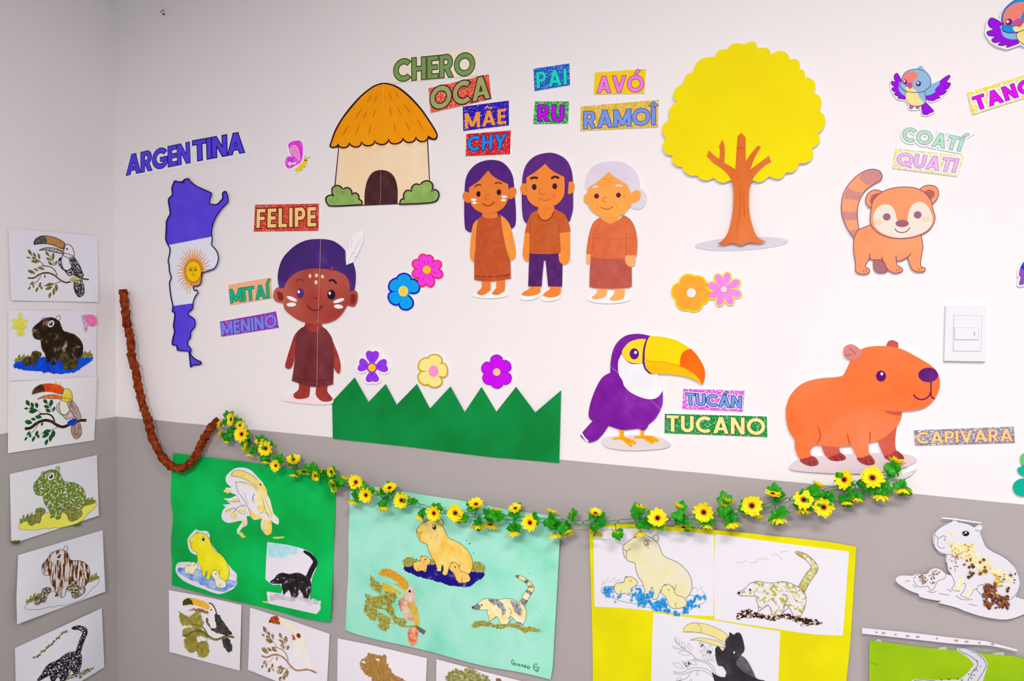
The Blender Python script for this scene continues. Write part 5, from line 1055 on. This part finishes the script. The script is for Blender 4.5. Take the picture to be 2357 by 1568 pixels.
for cr, regs in (('U', ((330, 1250, 480, 1390, 26), (470, 1370, 600, 1470, 5), (740, 1270, 890, 1480, 26), (850, 1360, 1030, 1550, 30), (1030, 1480, 1270, 1600, 36), (1130, 1400, 1250, 1500, 16), (1020, 1320, 1070, 1390, 5), (1660, 1380, 1860, 1430, 12), (1590, 1450, 1760, 1550, 18))), ('V', ((350, 480, 410, 540, 5), (470, 510, 540, 570, 6), (590, 460, 690, 550, 10)))):
    for x0, y0, x1, y1, n in regs:
        for _ in range(n): bp.append((cv([(random.uniform(x0, x1), random.uniform(y0, y1))], cr)[0], random.uniform(.0028, .0046), random.randrange(2)))
balls(s, 'paper_ball', bp, 0, [flat((30, 150, 226)), flat((60, 172, 236))], s1, .0015, lab='blue crumpled paper balls')

# --- small sheets in the bottom row
s = page('R', 'small drawing under the green collage, toucan with orange beak and black wing', '125,656 500,725 852,806 845,1100 835,1466 130,1276', curl=.006, tint=(226, 216, 226))
f = amap('342,185 650,180 800,710 900,540 280,522', 'R', '258,832 527,792 725,1295 790,1125 265,1092')
OLB = mott([(.35, (128, 112, 40)), (.6, (156, 142, 66)), (.72, (196, 184, 140))], 60, 4)
BKW = mott([(.35, (40, 38, 36)), (.65, (74, 70, 68))], 60, 3)
toucan(s, None, f, dict(beak=mott([(.35, (222, 160, 30)), (.65, (232, 178, 60))], 50), tip=flat((64, 62, 34)), bill=mott([(.4, (110, 74, 40)), (.65, (160, 120, 60))], 80), head=flat((226, 216, 222)), breast=flat((234, 226, 222)), wing=BKW, wing2=mott([(.4, (110, 98, 50)), (.65, (84, 78, 60))], 60), belly=mott([(.4, (78, 70, 64)), (.65, (130, 116, 110))], 60), tail=BKW, leaf=OLB, clump=[poly('R', q) for q in FOL2], branch=mott([(.4, (96, 84, 40)), (.6, (120, 108, 66))], 70), bw=5, fuzz=.9, ink=0, eyer=9), .8, (70, 62, 60))
s.part('wing', [fuzz(poly('R', '582,905 620,900 670,970 720,1040 755,1098 690,1105 640,1095 560,1060 540,1035 600,1030'), .9)], BKW, 3.2)
s.strokes('neck_line', line('R', '525,785 560,800 590,850 605,905'), 2.4, flat((52, 46, 46)), 3.4)
s = page('R', 'creased small drawing of a pale toucan with red beak tip and red eye', '940,832 1300,945 1736,1096 1725,1350 1700,1770 918,1455 930,1150', curl=.01, tint=(228, 217, 228))
f = amap('342,187 640,250 620,330 800,710 890,540 280,522', 'R', '1128,1000 1400,1120 1355,1180 1500,1640 1625,1500 1062,1312')
PL = mott([(.4, (232, 226, 204)), (.65, (230, 220, 224))], 40)
toucan(s, None, f, dict(beak=mott([(.4, (236, 228, 196)), (.65, (232, 220, 216))], 40), tip=mott([(.35, (120, 40, 20)), (.6, (196, 84, 30)), (.7, (90, 30, 20))], 120), head=PL, breast=PL, wing=PL, leaf=mott([(.4, (110, 90, 44)), (.55, (150, 126, 80)), (.68, (226, 214, 220))], 150), branch=mott([(.4, (150, 104, 76)), (.6, (180, 140, 116))], 120), bw=4, fuzz=.8, ink=0, eyecol=(150, 40, 24), eyer=24, leafw=.28), .8, (120, 104, 90))
s.part('red_smear', [fuzz(poly('R', '1355,1100 1385,1120 1395,1150 1370,1155 1365,1130'), .8)], flat((196, 80, 40)), 5)
s = page('T', 'crumpled sheet with solid brown capybara silhouette at the bottom edge', '75,1140 400,1205 970,1340 960,1600 950,1750 70,1700 72,1440', curl=.008, tint=(230, 219, 230))
f = amap('610,690 1120,470 1652,1220 1090,1430', 'T', '290,1410 558,1302 858,1757 600,1850')
capy(s, None, f, dict(cap=mott([(.35, (150, 106, 50)), (.6, (176, 130, 72)), (.75, (196, 156, 100))], 150, 4), fuzz=2, ink=0, eye=0, pond_ink=0), .8)
for x, y in ((335, 1378), (475, 1355)): s.part('bare_spot', [fuzz(ell('T', x, y, 20, 12, 20), .8)], flat((230, 216, 220)), 5)
s = page('T', 'sheet with a mossy green tuft cut off by the bottom edge of the frame', '1065,1350 1350,1425 1720,1520 2000,1590 1990,1750 1060,1750', curl=.006, tint=(236, 225, 235))
s.part('moss_tuft', [fuzz(poly('T', '1165,1550 1175,1500 1210,1465 1260,1450 1320,1460 1380,1440 1430,1455 1500,1490 1570,1520 1600,1560 1560,1640 1200,1640'), 2.6)], mott([(.35, (112, 112, 40)), (.55, (160, 156, 96)), (.68, (206, 198, 190))], 130, 4), 1)
s.part('brown_smear', [fuzz(poly('T', '1665,1540 1700,1545 1720,1570 1710,1600 1660,1600'), 1)], flat((150, 96, 66)), 1)

# --- seed capybara on the right
xb = lambda x, y: .006+.018*max(0, -(x*.8+y*1.0))*3+.010*max(0, x)
s = Sheet('seed_collage', 'white cut-out capybara dotted with seeds and grains under the garland end', 'seed collage', (2215, 1300), off=.002, bow=xb)
f = amap('610,690 1120,470 1652,1220 1090,1430', 'X', '985,545 1712,305 2297,1180 1540,1415')
out = poly('X', '980,520 985,470 1010,430 1100,350 1200,290 1275,262! 1280,225 1330,220 1355,270! 1420,275 1540,320 1605,352! 1660,310 1700,298 1735,330 1735,385 1700,425! 1750,570! 1780,640 1850,700 2000,770 2120,850 2220,950 2280,1080 2300,1200 2270,1310 2220,1400! 2352,1440! 2500,1500! 2500,1640! 2352,1660! 2230,1710! 2100,1740 1950,1735 1700,1690 1450,1610! 1330,1560 1060,1490! 1110,1465! 900,1430 790,1400 765,1355! 640,1310 500,1230 425,1160 440,1110 510,1080 680,1085! 760,1050 900,1050 930,1000 1000,960 1080,975 1150,1020 1190,1060! 1260,1080! 1210,1000 1190,900 1170,860 1180,765! 1090,740 1030,680 990,600')
s.base([out], flat((238, 227, 232), .7, .05), thick=.0006)
IK = flat((100, 84, 108))
s.strokes('ink_lines', [line('X', t) for t in ('1275,262 1100,350 1010,440 1000,540 1010,650 1080,720 1190,755 1290,770', '1010,460 1060,515 1110,495 1150,480 1175,510 1150,545 1175,555', '1060,515 1055,590 1060,640 1110,668 1160,655', '1355,272 1500,300 1605,350', '1605,352 1680,305 1730,340 1720,390 1660,410 1620,385', '1690,425 1750,575 1790,650 1900,725 2050,800 2180,910 2260,1040 2290,1180 2260,1320 2150,1440', '1190,765 1185,850 1200,930 1230,1020 1280,1110 1310,1200 1265,1280 1290,1300 1380,1310 1420,1210', '1420,1210 1470,1200 1460,1290 1400,1370 1440,1400 1520,1415 1600,1295 1650,1280', '690,1130 760,1060 890,1050 930,1000 1000,965 1090,980 1170,1050 1160,1120 1060,1160 1020,1230 960,1310 905,1240 820,1250 740,1230 690,1150', '1650,1240 1720,1215 1780,1210', '1640,1260 1660,1320 1720,1380 1740,1460 1780,1520', '2100,1500 2130,1560 2100,1610', '570,1180 590,1160 640,1165', '680,1220 740,1265', '900,1310 960,1335 1030,1320', '1200,1285 1260,1320', '1330,1380 1420,1440 1580,1440', '1075,1350 1225,1375', '1520,1510 1650,1535')], 1, IK, 1)
e = s.part('eye', ell('X', 1475, 447, 54, 40), flat((44, 34, 46)), 2); s.part('eye_highlight', ell('X', 1478, 433, 17, 13), WHITE(), 3, e); s.part('eye_highlight', ell('X', 1440, 455, 9, 8), WHITE(), 3, e)
s.part('meal_patch', [fuzz(poly('X', '1180,580 1300,570 1400,590 1560,600 1620,660 1640,760 1800,830 1850,940 1830,1050 1720,1060 1620,950 1500,860 1380,810 1290,740 1260,650'), 1.6)], mott([(.35, (246, 218, 130)), (.52, (248, 230, 180)), (.62, (248, 236, 222))], 130, 4), 1.6, label='yellow ground meal')
for q in (fuzz(poly('X', '1240,420 1340,430 1320,480 1250,470'), 1.4), fuzz(poly('X', '1850,950 2000,990 2150,1090 2200,1150 2100,1180 1950,1110 1860,1040'), 1.6), fuzz(poly('X', '1390,1100 1450,1080 1440,1200 1400,1290 1330,1280 1330,1180'), 1.4), fuzz(poly('X', '1530,1270 1590,1280 1530,1400 1480,1390'), 1.2)): s.part('meal_patch', q, mott([(.35, (246, 226, 160)), (.55, (248, 236, 214))], 130, 4), 1.6, label='pale yellow ground meal')
s.base([poly('X', '1118,204! 1300,218! 1710,282! 1715,300! 1300,240! 1120,222!')], flat((252, 243, 246)), name='paper_strip', parent=s.root, lift=.004, thick=.001)
se = []
def sc(x0, y0, x1, y1, n, r0, r1, mi):
    for _ in range(n): se.append((cv([(random.uniform(x0, x1), random.uniform(y0, y1))], 'X')[0], random.uniform(r0, r1), random.choice(mi)))
sc(1260, 600, 1600, 830, 34, .0012, .002, (0, 1, 2)); sc(1220, 780, 1360, 1010, 16, .001, .0016, (3, 0)); sc(1440, 830, 1830, 980, 9, .003, .0042, (0, 3)); sc(1680, 980, 1780, 1060, 4, .003, .0045, (0,)); sc(1500, 1020, 1620, 1120, 4, .003, .004, (4, 3))
sc(760, 1070, 1010, 1210, 44, .001, .0019, (0, 2, 3)); sc(970, 1000, 1120, 1060, 12, .001, .0018, (0, 3)); sc(1740, 1190, 1930, 1400, 52, .0026, .0042, (0, 3, 4)); sc(1760, 1380, 2120, 1570, 60, .0026, .0042, (0, 3, 4)); sc(1950, 1040, 2250, 1240, 20, .0012, .0024, (0, 2)); sc(1890, 1050, 2010, 1420, 10, .003, .0042, (1,)); sc(2090, 1000, 2220, 1320, 5, .003, .004, (3, 0))
balls(s, 'seed', se, 0, [flat((156, 92, 40)), flat((254, 206, 70)), flat((190, 150, 70)), flat((96, 52, 34)), flat((150, 84, 70))], s.root, .0012, .6, lab='brown, yellow and dark glued seeds')

# --- plastic sleeve with lime sheet
slb = lambda x, y: .004+.018*max(0, x)
s = Sheet('plastic_sleeve', 'clear plastic sleeve with punched white binding strip, hung lower right', 'plastic sleeve', (2150, 1465), off=.006, bow=slb)
st = poly('Y', '162,850! 800,915 1400,985 1830,1030! 2250,1140! 2262,1170! 2000,1110 1800,1085 1400,1065 900,1010 500,965 160,928!')
hol = [ell('Y', x, y, a, 15, 6, 12) for x, y, a in ((357, 911, 15), (450, 920, 28), (613, 940, 15), (776, 960, 28), (912, 972, 30), (1170, 995, 15), (1435, 1022, 30), (1575, 1038, 30), (1746, 1053, 16), (1925, 1070, 26))]
s.base([st], flat((246, 232, 238), .3, .4), thick=.0006)
for h in hol: s.part('punched_hole', h, flat((176, 162, 166)), 1)
gm, nt, b = newmat('clear_plastic', .12, .5); b.inputs['Transmission Weight'].default_value = 1; b.inputs['IOR'].default_value = 1.02; b.inputs['Base Color'].default_value = (.93, .97, .95, 1); b.inputs['Alpha'].default_value = .22
s.base([poly('Y', '162,925! 1000,1020! 1800,1085! 2260,1170! 2600,1260! 2600,1900! 170,1900!')], gm, thick=.0004, name='clear_film', parent=s.root, lift=.004)
lb = lambda x, y: .003+.016*max(0, x)
s = Sheet('lime_sheet', 'lime green paper with a white coati cut-out inside the plastic sleeve', 'poster', (2180, 1530), off=.003, bow=lb)
s.base([poly('Y', '258,1018! 700,1075 1100,1125 1420,1155! 1750,1195 2100,1220 2280,1250 2360,1275! 2600,1330! 2600,1850! 258,1850!')], mott([(.35, (176, 210, 0)), (.65, (160, 200, 0))], 9, 2, mrough=.4), thick=.0005)
for q in ('340,1025! 370,998! 410,1010! 435,1042!', '1170,1135! 1230,1110! 1285,1105! 1320,1145!', '1910,1205! 1960,1185! 2070,1175! 2085,1220!'): s.part('tape_piece', poly('Y', q), flat((212, 216, 200)), .5)
cc = s.part('coati_cutout', poly('Y', '1440,1150 1460,1122 1540,1115 1640,1145 1760,1210 1840,1290 1855,1370 1820,1480 1770,1640! 1700,1900! 900,1900! 820,1580! 860,1545 1000,1540 1200,1555 1480,1545! 1560,1480 1640,1390 1675,1345! 1600,1260 1500,1190'), flat((240, 228, 236)), 1)
s.strokes('ink_lines', LN('Y', '1590,1568 1650,1450 1720,1355 1700,1290 1600,1220 1510,1180 1465,1140', '1470,1130 1540,1120 1640,1160 1760,1230 1825,1310 1835,1370 1790,1460 1720,1568', '860,1560 1000,1550 1150,1568'), 1.2, flat((96, 84, 100)), 2, cc)
balls(s, 'seed', [(cv([(random.uniform(1600, 1780), random.uniform(1280, 1560))], 'Y')[0], random.uniform(.0011, .0018), random.randrange(2)) for _ in range(9)]+[(cv([(random.uniform(1200, 1560), random.uniform(1535, 1565))], 'Y')[0], .0018, 0) for _ in range(6)], 0, [flat((120, 70, 40)), flat((60, 40, 40))], cc, .001, .6)
s.strokes('pen_curve', LN('Y', '280,1335 320,1335 365,1358'), .8, flat((80, 120, 20)), 1)
# ------------------------------------------------------------------ brown twisted crepe streamer
CURW[0] = whitepoint(300)
def wallpt(px, off): return hit(px, 'main', off)
path = line('H', '92,268 98,330 110,420 118,500 128,580 148,660 162,740 166,830 172,890 200,970 215,1050 225,1120 245,1200 262,1280 290,1370 318,1440 332,1500 340,1568', 6)[:-4] + line('Q', '348,105 368,200 392,290 428,365 470,450 525,530 590,585 660,605 725,590 790,535 840,460 880,375 920,295 965,220 1010,160 1060,118', 6)
pts = resample(path, 6.2, False)
me = bpy.data.meshes.new('crepe_streamer'); bm = bmesh.new(); n = len(pts); rings = []
P3 = [wallpt(p, .021+.016*math.sin(PI*min(1, i/(n-1)))**.7) for i, p in enumerate(pts)]
cen = P3[n//2]
nrm = Vector((0, -1, 0))
for i, p in enumerate(P3):                               # a square paper strip folded over itself, an eighth of a turn per fold
    t = (P3[min(n-1, i+1)]-P3[max(0, i-1)]).normalized(); sd = t.cross(nrm).normalized(); od = sd.cross(t).normalized()
    r = .0148*(1 if i % 4 < 2 else .84)*random.uniform(.94, 1.06)
    rings.append([bm.verts.new(p-cen+sd*math.cos(i*PI/4.6+k*PI/2)*r+od*math.sin(i*PI/4.6+k*PI/2)*r) for k in range(4)])
for a, b_ in zip(rings, rings[1:]):
    for k in range(4):
        bm.faces.new((a[k], a[(k+1) % 4], b_[k])); bm.faces.new((a[(k+1) % 4], b_[(k+1) % 4], b_[k]))
bm.faces.new(rings[0][::-1]); bm.faces.new(rings[-1])
bm.normal_update(); bm.to_mesh(me); bm.free()
o = link('crepe_streamer', me, [mott([(.32, (74, 24, 8)), (.5, (112, 42, 14)), (.7, (150, 64, 26))], 70, 3)]); o.location = cen  # noise mixes the lit and shaded browns of the folds
tag(o, 'twisted brown crepe paper streamer hanging in a hook shape near the corner', 'streamer')

# ------------------------------------------------------------------ sunflower garland
CURW[0] = whitepoint(1250)
GY = [mott([(.3, (255, 220, 0)), (.7, (255, 234, 40))], 160, 2, mrough=.5), flat((252, 150, 20), .5), flat((56, 22, 12), .6)]
GG = [mott([(.3, (14, 120, 14)), (.6, (40, 156, 20)), (.8, (120, 186, 40))], 120, 2, mrough=.45)]  # yellow-green stop paints in light coming through the leaves
GW = flat((6, 130, 60), .4)
def petal_mesh(name, npet, seedv, cup):
    rnd = random.Random(seedv); bm = bmesh.new()
    for layer in range(2):
        for k in range(npet):
            a = 2*PI*(k+.5*layer)/npet+rnd.uniform(-.1, .1); L = (1 if layer == 0 else .86)*rnd.uniform(.9, 1.06); dr = rnd.uniform(-.1, .14)
            rows = []
            for u, w in ((.10, .08), (.42, .15), (.66, .20), (.86, .17), (1.0, .05)):
                z = .05*layer+cup*u*u+dr*u*u; c = []
                for v in (-1, 0, 1):
                    x, y = u*L, v*w; c.append(bm.verts.new((x*math.cos(a)-y*math.sin(a), x*math.sin(a)+y*math.cos(a), z+.05*abs(v)*u)))
                rows.append(c)
            for i, (p, q) in enumerate(zip(rows, rows[1:])):
                for j in range(2): f = bm.faces.new((p[j], q[j], q[j+1], p[j+1])); f.material_index = 1 if i == 0 else 0; f.smooth = True
    me = bpy.data.meshes.new(name); bm.to_mesh(me); bm.free()
    for m_ in GY[:2]: me.materials.append(m_)
    return me
def disc_mesh():
    bm = bmesh.new(); bmesh.ops.create_uvsphere(bm, u_segments=10, v_segments=6, radius=.22, matrix=Matrix.Translation((0, 0, .09)) @ Matrix.Diagonal((1, 1, .5, 1)))
    me = bpy.data.meshes.new('flower_center'); bm.to_mesh(me); bm.free(); me.materials.append(GY[2]); return me
def leaf_mesh(seedv):
    rnd = random.Random(seedv); bm = bmesh.new()
    for lobe, a0 in enumerate((-.9, 0, .9)):
        rows = []
        L = 1 if lobe == 1 else .78
        for u, w in ((0, .05), (.2, .22), (.4, .34), (.55, .30), (.72, .30), (.86, .16), (1, .02)):
            c = []
            for v in (-1, 0, 1):
                x, y = u*L, v*w*rnd.uniform(.85, 1.1)
                c.append(bm.verts.new((x*math.cos(a0)-y*math.sin(a0), x*math.sin(a0)+y*math.cos(a0), -.10*abs(v)+.18*math.sin(u*2.4)+rnd.uniform(-.02, .02)+.01*lobe)))
            rows.append(c)
        for p, q in zip(rows, rows[1:]):
            for j in range(2): f = bm.faces.new((p[j], q[j], q[j+1], p[j+1])); f.smooth = True
    me = bpy.data.meshes.new('leaf'); bm.to_mesh(me); bm.free(); me.materials.append(GG[0]); return me
PM = [petal_mesh('sunflower', 10, 1, .14), petal_mesh('sunflower', 10, 2, .22), petal_mesh('sunflower', 8, 3, .45)]
DM = disc_mesh(); LM = [leaf_mesh(k) for k in range(4)]
gpath = smooth([(a, b_, False) for a, b_ in ((527, 962), (535, 995), (552, 1012), (590, 1032), (645, 1055), (700, 1078), (760, 1108), (830, 1126), (900, 1146), (970, 1166), (1040, 1183), (1100, 1188), (1180, 1193), (1260, 1200), (1340, 1204), (1400, 1204), (1460, 1199), (1530, 1196), (1600, 1190), (1680, 1180), (1740, 1170), (1800, 1155), (1860, 1140), (1920, 1125), (1980, 1110), (2040, 1098), (2092, 1104))], False, 8)
gpts = resample(gpath, 2.0, False); gn = len(gpts)
def goff(px):                                            # hangs a few centimetres clear of the wall between its two taped ends
    t = (px-525)/(2092-525); return .024+.024*math.sin(PI*min(max(t, 0), 1))**.6
G0 = wallpt(gpts[gn//2], .03)
root = bpy.data.objects.new('flower_garland', None); COL.objects.link(root); root.location = G0; root.empty_display_size = .05
tag(root, 'artificial sunflower garland with green leaves sagging across the grey paint band', 'garland')
def tube(bm, pts3, r, seg=5):
    rings = []
    for i, p in enumerate(pts3):
        t = (pts3[min(len(pts3)-1, i+1)]-pts3[max(0, i-1)])
        t = t.normalized() if t.length > 1e-7 else Vector((1, 0, 0))
        a = t.orthogonal().normalized(); b_ = t.cross(a)
        rings.append([bm.verts.new(p+a*math.cos(2*PI*k/seg)*r+b_*math.sin(2*PI*k/seg)*r) for k in range(seg)])
    for x, y in zip(rings, rings[1:]):
        for k in range(seg): bm.faces.new((x[k], x[(k+1) % seg], y[(k+1) % seg], y[k]))
bm = bmesh.new()
i = 0
while i < gn-22:                                         # long wire links, each hooked into the next
    seg = gpts[i:i+22]; top = []; bot = []
    for k, p in enumerate(seg):
        t = k/21; h = 5.5*(math.sin(PI*min(1, max(0, t)))**.35)*(1+.25*math.sin(t*9))
        top.append((p[0], p[1]-h)); bot.append((p[0], p[1]+h*.8))
    lp = top+bot[::-1]+[top[0]]
    tube(bm, [wallpt(q, goff(q[0])+(.002 if (i//20) % 2 else 0))-G0 for q in lp], .0009)
    i += 20
me = bpy.data.meshes.new('wire_chain'); bm.to_mesh(me); bm.free(); link('wire_chain', me, [GW], root)
def gnear(px): return min(gpts, key=lambda q: (q[0]-px[0])**2+(q[1]-px[1])**2)
FL = [('ZC', '240,160,72,fl 130,215,52,l 140,320,60,l 190,385,32,d 325,225,52,r 350,315,80,f 530,390,52,u 405,455,72,l 430,520,46,d 600,463,78,f 595,595,44,d 705,643,62,f 885,585,74,u 890,730,54,d 1000,698,78,d2 1110,750,54,r 1275,705,56,r 1195,690,36,l 1310,850,76,l2 1420,795,56,b 1540,815,80,f 1645,950,78,f 1510,1005,62,d 1795,900,44,l 1890,880,76,u'),
      ('S', '630,225,80,f 725,225,46,b 450,285,70,d 820,385,52,dl 955,355,76,f 1170,352,86,f 1375,270,78,u 1390,475,66,d 1520,460,82,d2 1770,310,66,u 1755,535,66,dd 1918,450,82,f 2120,365,74,b 2165,560,72,d 2290,530,66,dr 2335,385,50,l 1215,440,60,b 1580,345,60,b'),
      ('U', '200,145,100,u2 205,430,120,d2 860,90,118,b 1135,215,140,f2 870,420,105,dd 510,450,90,b 1450,70,105,b 1525,340,120,d2 1830,125,145,f 1880,310,100,d 2110,40,90,b 1180,330,80,b 2240,300,100,dd'),
      ('ZA', '1005,350,52,b 1045,490,54,dd 1180,375,70,f 1200,460,62,b 1325,295,54,u2 1365,460,60,dd 1540,335,66,f2 1540,400,52,d 1640,245,48,b 1680,385,66,f 1825,195,66,fl 1840,345,44,d 1915,322,46,d 2018,183,74,f2 2080,295,62,dd 2180,85,56,b 2170,130,40,dl 2230,255,60,d')]
NV = {'f': (.05, .1, 1), 'f2': (0, .45, 1), 'fl': (-.45, .25, 1), 'l': (-1, .1, .35), 'l2': (-.6, -.25, 1), 'r': (1, .1, .4), 'u': (.1, 1, .55), 'u2': (.1, 1, .30), 'd': (0, -1, .25), 'd2': (.05, -.75, .55), 'dl': (-.6, -.8, .3), 'dr': (.6, -.8, .3), 'dd': (.1, -1, .1), 'b': (.25, .8, -.25)}
Bw = BASIS['main']; fi = 0
def orient(nv, roll_):
    z = (Bw @ Vector(nv)).normalized(); x = z.orthogonal().normalized(); y = z.cross(x)
    return (Matrix((x, y, z)).transposed().to_4x4()) @ Matrix.Rotation(roll_, 4, 'Z')
leaves = 0; more = bmesh.new()
for cr, items in FL:
    for it in items.split():
        x, y, r, ty = it.split(','); px = cv([(float(x), float(y))], cr)[0]; rp = float(r)/CR[cr][2]
        off = goff(px[0])+(.014 if ty[0] == 'f' else .006)
        p = wallpt(px, off); dpt = (p-CAM).dot(fw); R = rp/FPX*dpt*1.08
        nv = Vector(NV[ty])+Vector([random.uniform(-.12, .12) for _ in range(3)])
        mt = orient(nv, random.uniform(0, 6)) @ Matrix.Diagonal((R, R, R, 1))
        o = bpy.data.objects.new('sunflower', PM[2] if ty in ('d', 'dd', 'b', 'dl', 'dr') else PM[fi % 2]); COL.objects.link(o); o.parent = root
        mt.translation = p-G0; o.matrix_local = mt
        c = bpy.data.objects.new('flower_center', DM); COL.objects.link(c); c.parent = o
        g = gnear(px); stem = bmesh.new(); inv = mt.inverted(); w0 = wallpt(g, goff(g[0]))-G0
        tube(stem, [inv @ w0, inv @ ((w0+p-G0)/2+Vector((0, .003, 0))), inv @ (p-G0)], .0011/R)
        sm = bpy.data.meshes.new('stem'); stem.to_mesh(sm); stem.free(); link('stem', sm, [GW], o)
        for k in range(2):
            tow = Vector((px[0]-g[0], -(px[1]-g[1]), 0)); tow = tow.normalized() if tow.length > 1 else Vector((0, 1, 0))
            ln = Vector((random.uniform(-.6, .6), random.uniform(-.3, .6), random.uniform(.4, 1)))
            LR = min(max(R*random.uniform(1.25, 1.6), .019), .029)
            m4 = orient(ln, random.uniform(0, 6)) @ Matrix.Diagonal((LR, LR, LR, 1))
            back = .010 if ty != 'b' else -.004
            pp = p - Bw @ Vector((tow.x*.35*R, tow.y*.35*R, back)) + Bw @ Vector((random.uniform(-.4, .4)*R, random.uniform(-.4, .4)*R, 0))
            m4.translation = pp-G0
            if k == 0 or (ty in ('b', 'u', 'u2') and leaves < 100-(70-fi)):
                q = bpy.data.objects.new('leaf', LM[(fi+k) % 4]); COL.objects.link(q); q.parent = root; q.matrix_local = m4; leaves += 1
            else:
                nv0 = len(more.verts); more.from_mesh(LM[(fi+k) % 4]); more.verts.ensure_lookup_table()
                for v in more.verts[nv0:]: v.co = m4 @ v.co
        fi += 1
me = bpy.data.meshes.new('small_leaves'); more.to_mesh(me); more.free(); link('small_leaves', me, [GG[0]], root)['kind'] = 'stuff'
def tape(poly_, off0, off1):
    bm = bmesh.new(); vs = []
    c = (sum(q[0] for q in poly_)/len(poly_), sum(q[1] for q in poly_)/len(poly_))
    cvx = bm.verts.new(wallpt(c, off1)-G0)
    for k, q in enumerate(poly_): vs.append(bm.verts.new(wallpt(q, off0+random.uniform(-.003, .004))-G0))
    for a, b_ in zip(vs, vs[1:]+vs[:1]): bm.faces.new((cvx, b_, a))
    me = bpy.data.meshes.new('masking_tape'); bm.to_mesh(me); bm.free()
    o = link('masking_tape', me, [flat((244, 236, 236), .5)], root); o['label'] = 'crumpled white tape'
tape(cv([(2160, 180), (2200, 130), (2240, 120), (2330, 75), (2325, 120), (2290, 165), (2240, 190), (2190, 195)], 'ZA'), .006, .014)
tape(cv([(180, 190), (200, 185), (235, 235), (230, 285), (205, 300), (190, 250)], 'ZC'), .006, .02)
